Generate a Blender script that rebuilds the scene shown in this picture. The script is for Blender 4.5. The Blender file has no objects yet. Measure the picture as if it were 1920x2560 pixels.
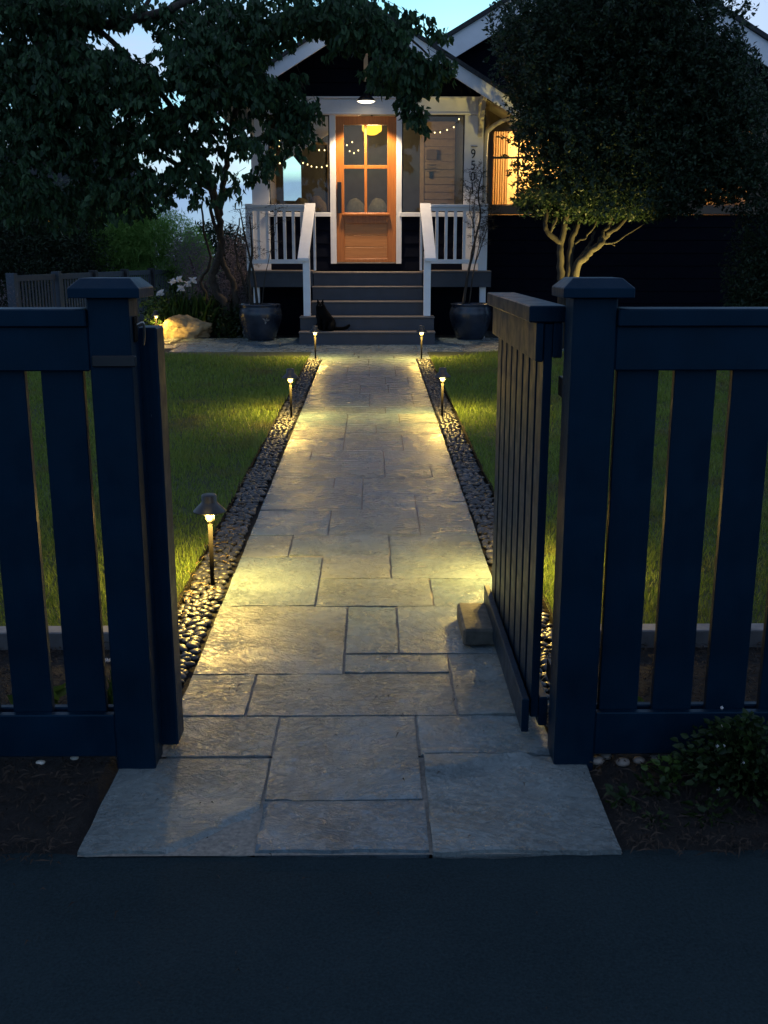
import bpy, bmesh, math, random
import numpy as np
from mathutils import Vector, Matrix, noise
R = math.radians
C = bpy.context.scene.collection
sc = bpy.context.scene

# ------------------------------------------------------------------ camera
cam = bpy.data.objects.new('camera', bpy.data.cameras.new('camera')); C.objects.link(cam)
cam.location = (0, 0, 1.30)
cam.rotation_euler = (R(90 - 13.97), 0, R(-0.6))
cam.data.sensor_fit = 'VERTICAL'; cam.data.sensor_height = 24.0
cam.data.lens = 24.0 * 2572 / 2560
cam.data.clip_start = 0.05; cam.data.clip_end = 3000
sc.camera = cam

# ------------------------------------------------------------------ sky (dusk)
SUN_EL, SUN_AZ = 4.0, 5.0          # degrees above horizon; azimuth from +y, negative = left
w = bpy.data.worlds.new('World'); sc.world = w; w.use_nodes = True
nt = w.node_tree; N = nt.nodes; L = nt.links
N.clear()
def wn(t, **k):
    n = N.new(t)
    for a, b in k.items(): setattr(n, a, b)
    return n
wout = wn('ShaderNodeOutputWorld'); bg = wn('ShaderNodeBackground'); L.new(bg.outputs[0], wout.inputs[0])
sky = wn('ShaderNodeTexSky', sky_type='NISHITA'); sky.sun_disc = False
sky.sun_elevation = R(SUN_EL); sky.sun_rotation = R(SUN_AZ)
sky.altitude = 50; sky.air_density = 1.0; sky.dust_density = 0.6; sky.ozone_density = 4.0
tc = wn('ShaderNodeTexCoord'); mp = wn('ShaderNodeMapping'); mp.inputs['Scale'].default_value = (1.6, 1.6, 9.0)
L.new(tc.outputs['Generated'], mp.inputs[0])
ns = wn('ShaderNodeTexNoise'); ns.inputs['Scale'].default_value = 1.7; ns.inputs['Detail'].default_value = 7
L.new(mp.outputs[0], ns.inputs[0])
cr = wn('ShaderNodeValToRGB'); cr.color_ramp.elements[0].position = 0.42; cr.color_ramp.elements[1].position = 0.57
L.new(ns.outputs[0], cr.inputs[0])
# clouds: scattered light of the same sky, a little paler and pinker
hs = wn('ShaderNodeHueSaturation'); hs.inputs['Saturation'].default_value = 0.95; L.new(sky.outputs[0], hs.inputs['Color'])
wb = wn('ShaderNodeMixRGB', blend_type='MULTIPLY'); wb.inputs[0].default_value = 1; wb.inputs[2].default_value = (.50, .98, 1.12, 1)   # camera white balance sits between lamp light and dusk
L.new(hs.outputs[0], wb.inputs[1])
cl = wn('ShaderNodeMixRGB', blend_type='MIX'); cl.inputs[2].default_value = (2.2, 2.5, 3.4, 1)
lim = wn('ShaderNodeMath', operation='MULTIPLY'); lim.inputs[1].default_value = 0.8
L.new(cr.outputs[0], lim.inputs[0]); L.new(lim.outputs[0], cl.inputs[0]); L.new(wb.outputs[0], cl.inputs[1])
sx = wn('ShaderNodeSeparateXYZ'); L.new(tc.outputs['Generated'], sx.inputs[0])
wob = wn('ShaderNodeMath', operation='MULTIPLY'); wob.inputs[1].default_value = .07; L.new(ns.outputs[0], wob.inputs[0])
zz = wn('ShaderNodeMath', operation='ADD'); L.new(sx.outputs[2], zz.inputs[0]); L.new(wob.outputs[0], zz.inputs[1])
bk = wn('ShaderNodeValToRGB'); bk.color_ramp.elements[0].position = .098; bk.color_ramp.elements[0].color = (.9, .9, .9, 1); bk.color_ramp.elements[1].position = .112; bk.color_ramp.elements[1].color = (0, 0, 0, 1)
L.new(zz.outputs[0], bk.inputs[0])
bank = wn('ShaderNodeMixRGB', blend_type='MIX'); bank.inputs[2].default_value = (.95, 1.45, 2.5, 1); L.new(bk.outputs[0], bank.inputs[0]); L.new(cl.outputs[0], bank.inputs[1])
L.new(bank.outputs[0], bg.inputs[0])
bg.inputs[1].default_value = 0.15

sl = bpy.data.lights.new('sun', 'SUN'); sl.energy = 0.02; sl.angle = R(10); sl.color = (1, .72, .5)
so = bpy.data.objects.new('sun', sl); C.objects.link(so)
az, el = R(SUN_AZ), R(6.0)
so.rotation_euler = Vector((math.sin(az) * math.cos(el), math.cos(az) * math.cos(el), math.sin(el))).to_track_quat('Z', 'Y').to_euler()
so.location = (-1, 20, 12)

sc.view_settings.view_transform = 'Standard'; sc.view_settings.look = 'None'
sc.view_settings.gamma = 1.0; sc.view_settings.use_curve_mapping = False
sc.view_settings.exposure = 0.95
sc.cycles.max_bounces = 6; sc.cycles.transparent_max_bounces = 12
sc.cycles.sample_clamp_indirect = 3.0
sc.cycles.use_denoising = True

rnd = random.Random(7); nr = np.random.default_rng(11)
def gz(y): return 0.018 * max(0.0, min(y, 45.0) - 3.0)
def gzn(y): return 0.018 * np.maximum(0.0, np.minimum(y, 45.0) - 3.0)

# ------------------------------------------------------------------ materials
class NT:
    def __init__(s, name):
        s.m = bpy.data.materials.new(name); s.m.use_nodes = True
        s.t = s.m.node_tree; s.n = s.t.nodes; s.l = s.t.links
        s.b = s.n['Principled BSDF']; s.o = s.n['Material Output']
        s.tc = s.n.new('ShaderNodeTexCoord')
    def new(s, t, **k):
        n = s.n.new(t)
        for a, b in k.items(): setattr(n, a, b)
        return n
    def noise(s, scale, detail=4, rough=.55, vec=None, stretch=None, dist=0):
        n = s.new('ShaderNodeTexNoise'); n.inputs['Scale'].default_value = scale
        n.inputs['Detail'].default_value = detail; n.inputs['Roughness'].default_value = rough
        n.inputs['Distortion'].default_value = dist
        v = vec or s.tc.outputs['Object']
        if stretch:
            mp = s.new('ShaderNodeMapping'); mp.inputs['Scale'].default_value = stretch
            s.l.new(v, mp.inputs[0]); v = mp.outputs[0]
        s.l.new(v, n.inputs['Vector']); return n.outputs[0]
    def ramp(s, f, stops):
        r = s.new('ShaderNodeValToRGB'); e = r.color_ramp.elements
        while len(e) < len(stops): e.new(.5)
        for i, (p, c) in enumerate(stops):
            e[i].position = p; e[i].color = (*c, 1) if len(c) == 3 else c
        s.l.new(f, r.inputs[0]); return r.outputs[0]
    def mix(s, f, a, b, mode='MIX'):
        m = s.new('ShaderNodeMixRGB', blend_type=mode)
        for i, v in ((0, f), (1, a), (2, b)):
            if isinstance(v, (int, float)): m.inputs[i].default_value = v
            elif isinstance(v, tuple): m.inputs[i].default_value = (*v, 1)
            else: s.l.new(v, m.inputs[i])
        return m.outputs[0]
    def math(s, op, a, b=0.0):
        m = s.new('ShaderNodeMath', operation=op)
        for i, v in ((0, a), (1, b)):
            if isinstance(v, (int, float)): m.inputs[i].default_value = v
            else: s.l.new(v, m.inputs[i])
        return m.outputs[0]
    def bump(s, h, strength=.3, dist=.01, nrm=None):
        b = s.new('ShaderNodeBump'); b.inputs['Strength'].default_value = strength; b.inputs['Distance'].default_value = dist
        s.l.new(h, b.inputs['Height'])
        if nrm: s.l.new(nrm, b.inputs['Normal'])
        s.l.new(b.outputs[0], s.b.inputs['Normal']); return b.outputs[0]
    def col(s, c):
        if isinstance(c, tuple): s.b.inputs['Base Color'].default_value = (*c, 1)
        else: s.l.new(c, s.b.inputs['Base Color'])
    def rough(s, r):
        if isinstance(r, (int, float)): s.b.inputs['Roughness'].default_value = r
        else: s.l.new(r, s.b.inputs['Roughness'])

def paint(name, c, rough=.5, var=.18, bs=.15, scale=9, spec=.5):
    m = NT(name); n = m.noise(scale, 5); g = m.noise(60, 3, stretch=(1, 1, .12))
    d = tuple(x * (1 - var) for x in c); b = tuple(min(1, x * (1 + var)) for x in c)
    m.col(m.ramp(n, [(.3, d), (.7, b)])); m.rough(m.ramp(m.noise(18, 4), [(.3, (rough - .08,) * 3), (.7, (rough + .1,) * 3)]))
    m.bump(g, bs, .002); m.b.inputs['Specular IOR Level'].default_value = spec
    return m.m
M = {}
M['navy'] = paint('slate_blue_fence_paint', (.0010, .0110, .0245), .42, .3, .6, 5, spec=.20)
M['navy'].node_tree.nodes['Principled BSDF'].inputs['Specular Tint'].default_value = (.45, .75, 1, 1)
M['white'] = paint('white_trim_paint', (.80, .80, .80), .5, .05, .08)
M['cream'] = paint('cream_trim_paint', (.55, .50, .40), .5, .06, .08)
M['siding'] = paint('near_black_siding_paint', (.0035, .0050, .0115), .7, spec=.06)
M['deck'] = paint('charcoal_deck_paint', (.032, .036, .048), .5)
M['tread'] = paint('lamplit_tread_paint', (.15, .12, .10), .5)  # deck paint with the tan lamp light on the nosings mixed into its colour
M['beige'] = paint('beige_siding_paint', (.36, .28, .19), .6)
M['brown'] = paint('brown_wall_paint', (.16, .12, .08), .6)
M['black'] = paint('black_metal', (.012, .013, .015), .35)
M['pole'] = paint('bronze_pole', (.008, .007, .006), .8, spec=.06)
M['shingle'] = paint('dark_roof_shingle', (.03, .032, .034), .85, .3, .6, 40)
M['interior'] = paint('dark_interior_paint', (.06, .065, .07), .7)
M['curtain'] = paint('linen_curtain', (.50, .34, .19), .8)
M['glowall'] = paint('warm_room_wall', (.75, .56, .32), .8)
M['cushion'] = paint('cream_fleece', (.10, .10, .088), .95, .2, .8, 30)
M['tan'] = paint('tan_fleece', (.12, .09, .05), .95, .2, .8, 30)
M['metal'] = paint('worn_steel', (.35, .33, .30), .3)
M['metal'].node_tree.nodes['Principled BSDF'].inputs['Metallic'].default_value = .9
M['curb'] = paint('grey_timber_curb', (.17, .17, .17), .8, .25, .6, 14)
M['fencegrey'] = paint('weathered_grey_fence_paint', (.042, .056, .075), .7)
M['fencedark'] = paint('dark_fence_post_paint', (.012, .014, .018), .7)
M['wire'] = paint('dark_wire', (.02, .02, .02), .6)
M['lampglow_body'] = paint('cast_lamp_collar', (.07, .06, .045), .45)

m = NT('fir_door_wood'); g = m.noise(7, 6, .6, stretch=(9, 9, .5)); m.col(m.ramp(g, [(.25, (.34, .105, .018)), (.75, (.52, .19, .036))])); m.rough(.38); m.bump(g, .12, .002); M['wood'] = m.m
m = NT('fir_panel_wood'); g = m.noise(7, 6, .6, stretch=(.5, 9, 9)); m.col(m.ramp(g, [(.25, (.40, .15, .035)), (.75, (.58, .25, .07))])); m.rough(.42); m.bump(g, .12, .002); M['panel'] = m.m

def emit(name, c, s):
    m = NT(name); m.n.remove(m.b); e = m.new('ShaderNodeEmission'); e.inputs[0].default_value = (*c, 1); e.inputs[1].default_value = s
    m.l.new(e.outputs[0], m.o.inputs[0]); return m.m
M['ledglow'] = emit('path_light_lens', (1, .80, .40), 1.8)
M['porchglow'] = emit('porch_lamp_diffuser', (1, .85, .62), 2.2)
M['pendantglow'] = emit('pendant_glass_lit', (1, .52, .05), 1.3)
M['bulb'] = emit('string_bulb_lit', (1, .70, .30), 2.6)
M['farwin'] = emit('far_lit_window', (1, .36, .03), 5.0)

m = NT('window_glass'); m.n.remove(m.b)
tr = m.new('ShaderNodeBsdfTransparent'); tr.inputs[0].default_value = (.86, .9, .9, 1)
gl = m.new('ShaderNodeBsdfGlossy'); gl.inputs['Roughness'].default_value = .02
lw = m.new('ShaderNodeFresnel'); lw.inputs[0].default_value = 1.42
mx = m.new('ShaderNodeMixShader'); m.l.new(lw.outputs[0], mx.inputs[0]); m.l.new(tr.outputs[0], mx.inputs[1]); m.l.new(gl.outputs[0], mx.inputs[2]); m.l.new(mx.outputs[0], m.o.inputs[0]); M['glass'] = m.m

# flagstone: cleft bluestone, colour differs stone to stone
def stone_mat():
    m = NT('bluestone')
    oi = m.new('ShaderNodeObjectInfo')
    geo = m.new('ShaderNodeNewGeometry').outputs['Position']
    base = m.ramp(oi.outputs['Random'], [(0, (.095, .155, .190)), (.22, (.175, .210, .205)), (.42, (.105, .175, .220)), (.62, (.200, .222, .205)), (.8, (.125, .195, .230)), (1, (.175, .215, .222))])
    n1 = m.noise(5, 8, .65, vec=geo, dist=.6)
    c = m.mix(.55, base, m.ramp(n1, [(.3, (.52, .54, .56)), (.55, (1, 1, 1)), (.75, (1.16, 1.20, 1.20))]), 'MULTIPLY')
    n2 = m.noise(38, 6, .7, vec=geo)
    c = m.mix(.35, c, m.ramp(n2, [(.35, (.55, .55, .55)), (.65, (1.3, 1.3, 1.3))]), 'MULTIPLY')
    m.col(c)
    m.rough(m.ramp(m.noise(9, 6, .6, vec=geo), [(.35, (.17,) * 3), (.65, (.38,) * 3)]))
    # cleft ridges: each stone split in its own direction
    off = m.new('ShaderNodeVectorMath', operation='ADD'); m.l.new(geo, off.inputs[0])
    cmb = m.new('ShaderNodeCombineXYZ'); m.l.new(m.math('MULTIPLY', oi.outputs['Random'], 37.0), cmb.inputs[0]); m.l.new(m.math('MULTIPLY', oi.outputs['Random'], 91.0), cmb.inputs[1]); m.l.new(cmb.outputs[0], off.inputs[1])
    vr = m.new('ShaderNodeVectorRotate'); vr.rotation_type = 'Z_AXIS'; m.l.new(off.outputs[0], vr.inputs['Vector']); m.l.new(m.math('MULTIPLY', m.math('SUBTRACT', oi.outputs['Random'], .35), 1.7), vr.inputs['Angle'])
    v = vr.outputs[0]
    r1 = m.noise(4.2, 10, .60, vec=v, stretch=(1, 2.4, 1), dist=1.0)
    st = []
    for k in range(7): p = .32 + k * .052; g_ = k / 7; st += [(p, (g_,) * 3), (p + .008, (g_ + 1 / 7,) * 3)]
    terr = m.ramp(r1, st)
    fl = m.noise(26, 8, .68, vec=v, stretch=(1, 1.7, 1), dist=1.4)
    fl = m.ramp(fl, [(.40, (0,) * 3), (.50, (.75,) * 3), (.60, (1,) * 3)])
    grit = m.noise(170, 4, .65, vec=geo)
    mask = m.ramp(m.noise(3.1, 3, .5, vec=v), [(.38, (.12,) * 3), (.62, (1,) * 3)])
    h = m.math('ADD', m.math('MULTIPLY', terr, 1.0), m.math('MULTIPLY', m.math('MULTIPLY', fl, mask), .42))
    h = m.math('ADD', h, m.math('MULTIPLY', grit, .13))
    m.bump(h, 1.0, .0105)
    return m.m
M['stone'] = stone_mat()
m = NT('mortar'); n = m.noise(90, 4, vec=m.tc.outputs['Object']); m.col(m.ramp(n, [(.3, (.13, .125, .11)), (.7, (.28, .26, .22))])); m.rough(.95); m.bump(n, .6, .004); M['mortar'] = m.m
m = NT('asphalt'); n = m.noise(150, 4, .75); n2 = m.noise(2.2, 7, .65); m.col(m.mix(.5, m.ramp(n, [(.3, (.003, .010, .013)), (.7, (.026, .048, .056))]), m.ramp(n2, [(.3, (.009, .017, .021)), (.7, (.020, .034, .040))]))); m.rough(.9); m.b.inputs['Specular IOR Level'].default_value = .1; m.bump(n, .7, .004); M['asphalt'] = m.m
m = NT('dark_soil'); n = m.noise(40, 6, .7); m.col(m.ramp(n, [(.3, (.002, .0018, .0016)), (.7, (.009, .0075, .006))])); m.rough(.95); m.bump(n, .9, .02); M['soil'] = m.m
m = NT('lawn_soil'); n = m.noise(9, 6, .7); m.col(m.ramp(n, [(.3, (.018, .026, .008)), (.7, (.04, .06, .014))])); m.rough(.95); m.bump(m.noise(90, 4), .9, .02); M['lawnsoil'] = m.m
m = NT('polished_pebble'); oi = m.new('ShaderNodeObjectInfo'); at_ = m.new('ShaderNodeAttribute', attribute_name='tint')
n = m.noise(60, 4); c = m.mix(1.0, m.ramp(n, [(.3, (.014, .016, .020)), (.7, (.032, .034, .037))]), at_.outputs['Color'], 'MULTIPLY')
m.col(c); m.rough(.42); M['pebble'] = m.m
m = NT('cobble'); n = m.noise(14, 5); m.col(m.ramp(n, [(.3, (.10, .09, .08)), (.7, (.26, .22, .18))])); m.rough(.7); m.bump(n, .4, .01); M['cobble'] = m.m
m = NT('pale_pebble'); n = m.noise(30, 5); m.col(m.ramp(n, [(.3, (.40, .37, .30)), (.7, (.6, .56, .48))])); m.rough(.5); M['pale'] = m.m
m = NT('sandstone_boulder'); n = m.noise(7, 8, .65, dist=.7); m.col(m.ramp(n, [(.25, (.12, .09, .05)), (.5, (.34, .25, .13)), (.75, (.46, .36, .20))])); m.rough(.85); m.bump(m.noise(12, 9, .7, dist=.8), .8, .05); M['rock'] = m.m
m = NT('grey_rough_stone'); n = m.noise(22, 8, .65); m.col(m.ramp(n, [(.25, (.025, .026, .022)), (.7, (.11, .105, .085))])); m.rough(.85); m.bump(n, .8, .012); M['block'] = m.m
m = NT('glazed_pot'); n = m.noise(5, 5); m.col(m.ramp(n, [(.3, (.008, .012, .020)), (.7, (.022, .032, .052))])); m.rough(.26); m.bump(m.noise(30, 3), .1, .004); M['pot'] = m.m
m = NT('black_cat_fur'); n = m.noise(200, 3); m.col(m.ramp(n, [(.3, (.0012, .0012, .0012)), (.7, (.004, .004, .004))])); m.rough(.9); m.b.inputs['Specular IOR Level'].default_value = .1; m.bump(n, .6, .01); M['fur'] = m.m
m = NT('dark_bark'); n = m.noise(26, 7, .7, stretch=(1, 1, .25)); m.col(m.ramp(n, [(.3, (.018, .014, .011)), (.7, (.07, .055, .042))])); m.rough(.9); m.bump(n, .8, .02); M['bark'] = m.m
m = NT('pale_bark'); n = m.noise(26, 7, .7, stretch=(1, 1, .3)); m.col(m.ramp(n, [(.3, (.014, .011, .008)), (.7, (.045, .036, .024))])); m.rough(.85); m.bump(n, .7, .015); M['palebark'] = m.m
m = NT('stone_paver_far'); M['paver'] = M['stone']

def leafmat(name, a, b, rough=.45, trans=.35):
    m = NT(name); m.b.inputs['Specular IOR Level'].default_value = .3; at_ = m.new('ShaderNodeAttribute', attribute_name='tint')
    c = m.mix(at_.outputs['Fac'], a, b); m.col(c); m.rough(rough)
    tl = m.new('ShaderNodeBsdfTranslucent'); m.l.new(c, tl.inputs[0]); mx = m.new('ShaderNodeMixShader'); mx.inputs[0].default_value = trans
    m.l.new(m.b.outputs[0], mx.inputs[1]); m.l.new(tl.outputs[0], mx.inputs[2]); m.l.new(mx.outputs[0], m.o.inputs[0])
    return m.m
M['maple'] = leafmat('broad_dark_leaf', (.014, .040, .020), (.050, .110, .042), .55)
M['grassm'] = leafmat('grass_blade', (.085, .145, .024), (.19, .26, .044), .55)
def patchy(mat, c, lo, hi, sc_):     # dry patches in the sward
    t = mat.node_tree; mixn = next(n for n in t.nodes if n.type == 'MIX_RGB'); tcn = next(n for n in t.nodes if n.type == 'TEX_COORD')
    ns_ = t.nodes.new('ShaderNodeTexNoise'); ns_.inputs['Scale'].default_value = sc_; ns_.inputs['Detail'].default_value = 5; t.links.new(tcn.outputs['Object'], ns_.inputs['Vector'])
    rp_ = t.nodes.new('ShaderNodeValToRGB'); rp_.color_ramp.elements[0].position = lo; rp_.color_ramp.elements[1].position = hi; t.links.new(ns_.outputs[0], rp_.inputs[0])
    m2 = t.nodes.new('ShaderNodeMixRGB'); m2.inputs[2].default_value = (*c, 1); t.links.new(rp_.outputs[0], m2.inputs[0]); t.links.new(mixn.outputs[0], m2.inputs[1])
    for l_ in list(t.links):
        if l_.from_node == mixn and l_.to_node != m2: ts = l_.to_socket; t.links.remove(l_); t.links.new(m2.outputs[0], ts)
patchy(M['grassm'], (.14, .115, .045), .52, .75, 2.6)
M['strawm'] = leafmat('dry_straw', (.20, .13, .06), (.34, .24, .12), .8, .1)
M['oval'] = leafmat('small_oval_leaf', (.014, .028, .018), (.038, .068, .030), .48)
M['hedge'] = leafmat('dark_hedge_leaf', (.010, .024, .012), (.030, .055, .025), .5)
M['bright'] = leafmat('bright_feathery_leaf', (.13, .28, .06), (.24, .40, .10), .6, .6)  # leaf colour raised to carry the light falling on this shrub
M['purple'] = leafmat('purple_brown_leaf', (.09, .07, .075), (.24, .20, .21), .7)
M['twigleaf'] = leafmat('fine_dark_leaf', (.014, .018, .014), (.035, .035, .028), .6)
M['iris'] = leafmat('iris_leaf', (.03, .07, .015), (.09, .15, .03), .45)
M['petal'] = leafmat('white_petal', (.66, .64, .62), (.78, .76, .76), .6, .4)
M['ground'] = leafmat('bed_leaf', (.008, .022, .006), (.028, .055, .012), .5)
M['mulchm'] = leafmat('bark_chip', (.012, .009, .007), (.045, .032, .023), .9, .02)

# ------------------------------------------------------------------ mesh helpers
def tag(o, label=None, cat=None, group=None, kind=None):
    if label: o['label'] = label
    if cat: o['category'] = cat
    if group: o['group'] = group
    if kind: o['kind'] = kind
    return o
def empty(name, loc=(0, 0, 0), rz=0, **k):
    o = bpy.data.objects.new(name, None); C.objects.link(o); o.location = loc; o.rotation_euler.z = rz
    o.empty_display_size = .1
    return tag(o, **k)
def link(name, me, mat, parent=None, loc=None, **k):
    o = bpy.data.objects.new(name, me); C.objects.link(o)
    if mat is not None and not me.materials: me.materials.append(M[mat] if isinstance(mat, str) else mat)
    if parent is not None: o.parent = parent
    if loc is not None: o.location = loc
    return tag(o, **k)
def box_bm(bm, x0, x1, y0, y1, z0, z1, bev=0.0):
    vs = [bm.verts.new(p) for p in ((x0, y0, z0), (x1, y0, z0), (x1, y1, z0), (x0, y1, z0), (x0, y0, z1), (x1, y0, z1), (x1, y1, z1), (x0, y1, z1))]
    fs = [bm.faces.new([vs[i] for i in f]) for f in ((3, 2, 1, 0), (4, 5, 6, 7), (0, 1, 5, 4), (1, 2, 6, 5), (2, 3, 7, 6), (3, 0, 4, 7))]
    if bev:
        es = list({e for f in fs for e in f.edges})
        bmesh.ops.bevel(bm, geom=es, offset=bev, segments=1, affect='EDGES')
    return vs
def finish(bm, name, smooth=False):
    me = bpy.data.meshes.new(name); bmesh.ops.recalc_face_normals(bm, faces=bm.faces[:]) if len(bm.faces) < 200000 else None
    bm.to_mesh(me); bm.free()
    if smooth: me.polygons.foreach_set('use_smooth', [True] * len(me.polygons))
    return me
def box(name, x0, x1, y0, y1, z0, z1, mat, parent=None, bev=.003, **k):
    # mesh kept local to its own base point
    cx, cy, cz = (x0 + x1) / 2, (y0 + y1) / 2, min(z0, z1)
    bm = bmesh.new(); box_bm(bm, x0 - cx, x1 - cx, y0 - cy, y1 - cy, z0 - cz, z1 - cz, bev)
    pl = parent.location if (parent is not None) else Vector((0, 0, 0))
    o = link(name, finish(bm, name), mat, parent, None, **k)
    pw = world_of(parent)
    o.location = (cx - pw[0], cy - pw[1], cz - pw[2])
    return o
def world_of(p):
    v = Vector((0, 0, 0))
    while p is not None: v = v + p.location; p = p.parent
    return v
def poly_prism(name, pts, y0, y1, mat, parent=None, bev=0, **k):
    # outline in x-z, extruded along y
    pw = world_of(parent)
    bm = bmesh.new()
    a = [bm.verts.new((x - pw[0], y0 - pw[1], z - pw[2])) for x, z in pts]; b = [bm.verts.new((x - pw[0], y1 - pw[1], z - pw[2])) for x, z in pts]
    bm.faces.new(a); bm.faces.new(b[::-1]); n = len(pts)
    for i in range(n): bm.faces.new((a[i], b[i], b[(i + 1) % n], a[(i + 1) % n]))
    if bev: bmesh.ops.bevel(bm, geom=bm.edges[:], offset=bev, segments=1, affect='EDGES')
    return link(name, finish(bm, name), mat, parent, **k)
def lathe(name, prof, mat, parent=None, loc=(0, 0, 0), seg=28, smooth=True, **k):
    bm = bmesh.new(); rings = []
    for r, z in prof:
        rings.append([bm.verts.new((r * math.cos(2 * math.pi * i / seg), r * math.sin(2 * math.pi * i / seg), z)) for i in range(seg)] if r > 1e-5 else [bm.verts.new((0, 0, z))])
    for a, b in zip(rings, rings[1:]):
        for i in range(seg):
            j = (i + 1) % seg
            if len(a) == 1 and len(b) == 1: continue
            if len(a) == 1: bm.faces.new((a[0], b[j], b[i]))
            elif len(b) == 1: bm.faces.new((a[i], a[j], b[0]))
            else: bm.faces.new((a[i], a[j], b[j], b[i]))
    o = link(name, finish(bm, name, smooth), mat, parent, **k); pw = world_of(parent)
    o.location = Vector(loc) - pw
    return o
def tube_bm(bm, pts, rads, seg=7):
    pts = [Vector(p) for p in pts]; prev = None; up = Vector((0.13, 1, .07)).normalized()
    for i, p in enumerate(pts):
        t = (pts[min(i + 1, len(pts) - 1)] - pts[max(i - 1, 0)]).normalized()
        if abs(t.dot(up)) > .95: u = t.cross(Vector((1, 0, 0))).normalized()
        else: u = t.cross(up).normalized()
        v = t.cross(u)
        ring = [bm.verts.new(p + (u * math.cos(2 * math.pi * k / seg) + v * math.sin(2 * math.pi * k / seg)) * rads[i]) for k in range(seg)]
        if prev:
            for k in range(seg): bm.faces.new((prev[k], prev[(k + 1) % seg], ring[(k + 1) % seg], ring[k]))
        else: bm.faces.new(ring[::-1])
        prev = ring
    bm.faces.new(prev)
def curve_pts(pts, n=4, jit=0.0):
    out = []; P = [Vector(p) for p in pts]
    for i in range(len(P) - 1):
        p0 = P[max(i - 1, 0)]; p1 = P[i]; p2 = P[i + 1]; p3 = P[min(i + 2, len(P) - 1)]
        for k in range(n):
            t = k / n; q = .5 * ((2 * p1) + (p2 - p0) * t + (2 * p0 - 5 * p1 + 4 * p2 - p3) * t * t + (3 * p1 - p0 - 3 * p2 + p3) * t ** 3)
            if jit and (i or k): q = q + Vector((rnd.uniform(-jit, jit), rnd.uniform(-jit, jit), rnd.uniform(-jit, jit) * .4))
            out.append(q)
    out.append(P[-1]); return out
def tube(name, pts, rads, mat, parent=None, seg=8, n=4, jit=0, **k):
    bm = bmesh.new(); pw = world_of(parent)
    q = curve_pts([Vector(p) - pw for p in pts], n, jit)
    if isinstance(rads, (int, float)): rads = [rads] * len(pts)
    rr = [np.interp(i / (len(q) - 1) * (len(pts) - 1), range(len(pts)), rads) for i in range(len(q))]
    tube_bm(bm, q, rr, seg)
    return link(name, finish(bm, name, True), mat, parent, **k)
def np_mesh(name, V, F, tint=None, smooth=False):
    # V (n,3), F (m,k) all faces the same size; tint per vertex
    me = bpy.data.meshes.new(name); m, k = F.shape
    me.vertices.add(len(V)); me.vertices.foreach_set('co', V.astype(np.float32).ravel())
    me.loops.add(m * k); me.loops.foreach_set('vertex_index', F.astype(np.int32).ravel())
    me.polygons.add(m); me.polygons.foreach_set('loop_start', np.arange(0, m * k, k, dtype=np.int32))
    try: me.polygons.foreach_set('loop_total', np.full(m, k, dtype=np.int32))
    except Exception: pass
    if smooth: me.polygons.foreach_set('use_smooth', np.ones(m, dtype=bool))
    if tint is not None:
        ca = me.attributes.new('tint', 'FLOAT_COLOR', 'POINT')
        t = np.ones((len(V), 4), np.float32)
        t[:, :3] = tint if tint.ndim == 2 else tint[:, None]
        ca.data.foreach_set('color', t.ravel())
    me.update(calc_edges=True); return me

def leaves_arrays(P, D, Ln, Wd, curl=.18, twist=None, fold=.16, tint=None):
    """P base points (n,3), D unit directions, Ln lengths, Wd widths -> ovate folded leaves of 8 vertices, 6 triangles"""
    n = len(P); D = D / np.linalg.norm(D, axis=1, keepdims=True)
    a = nr.normal(size=(n, 3)); S = np.cross(D, a); S /= np.linalg.norm(S, axis=1, keepdims=True) + 1e-9
    Nn = np.cross(S, D)
    def pt(l, wdt, h): return P + D * (Ln * l)[:, None] + S * (Wd * wdt)[:, None] + Nn * (Ln * h)[:, None]
    V = np.stack([pt(0, 0, 0), pt(.32, -.5, fold - curl * .1), pt(.32, 0, 0), pt(.32, .5, fold - curl * .1), pt(.68, -.4, fold * .7 - curl * .5), pt(.68, 0, -curl * .4), pt(.68, .4, fold * .7 - curl * .5), pt(1, 0, -curl)], 1).reshape(-1, 3)
    T = np.array([[0, 2, 1], [0, 3, 2], [1, 2, 4], [2, 5, 4], [2, 3, 5], [3, 6, 5], [4, 5, 7], [5, 6, 7]])
    F = (np.arange(n)[:, None, None] * 8 + T[None]).reshape(-1, 3)
    t = (tint if tint is not None else nr.random(n))
    return V, F, np.repeat(t, 8)
def small_leaves(P, D, Ln, Wd, tint=None, curl=.15):
    n = len(P); D = D / (np.linalg.norm(D, axis=1, keepdims=True) + 1e-9)
    a = nr.normal(size=(n, 3)); S = np.cross(D, a); S /= np.linalg.norm(S, axis=1, keepdims=True) + 1e-9
    Nn = np.cross(S, D)
    def pt(l, wdt, h): return P + D * (Ln * l)[:, None] + S * (Wd * wdt)[:, None] + Nn * (Ln * h)[:, None]
    V = np.stack([pt(0, 0, 0), pt(.45, -.5, .08), pt(.45, .5, .08), pt(1, 0, -curl)], 1).reshape(-1, 3)
    T = np.array([[0, 2, 1], [1, 2, 3]])
    F = (np.arange(n)[:, None, None] * 4 + T[None]).reshape(-1, 3)
    t = (tint if tint is not None else nr.random(n))
    return V, F, np.repeat(t, 4)

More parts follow.
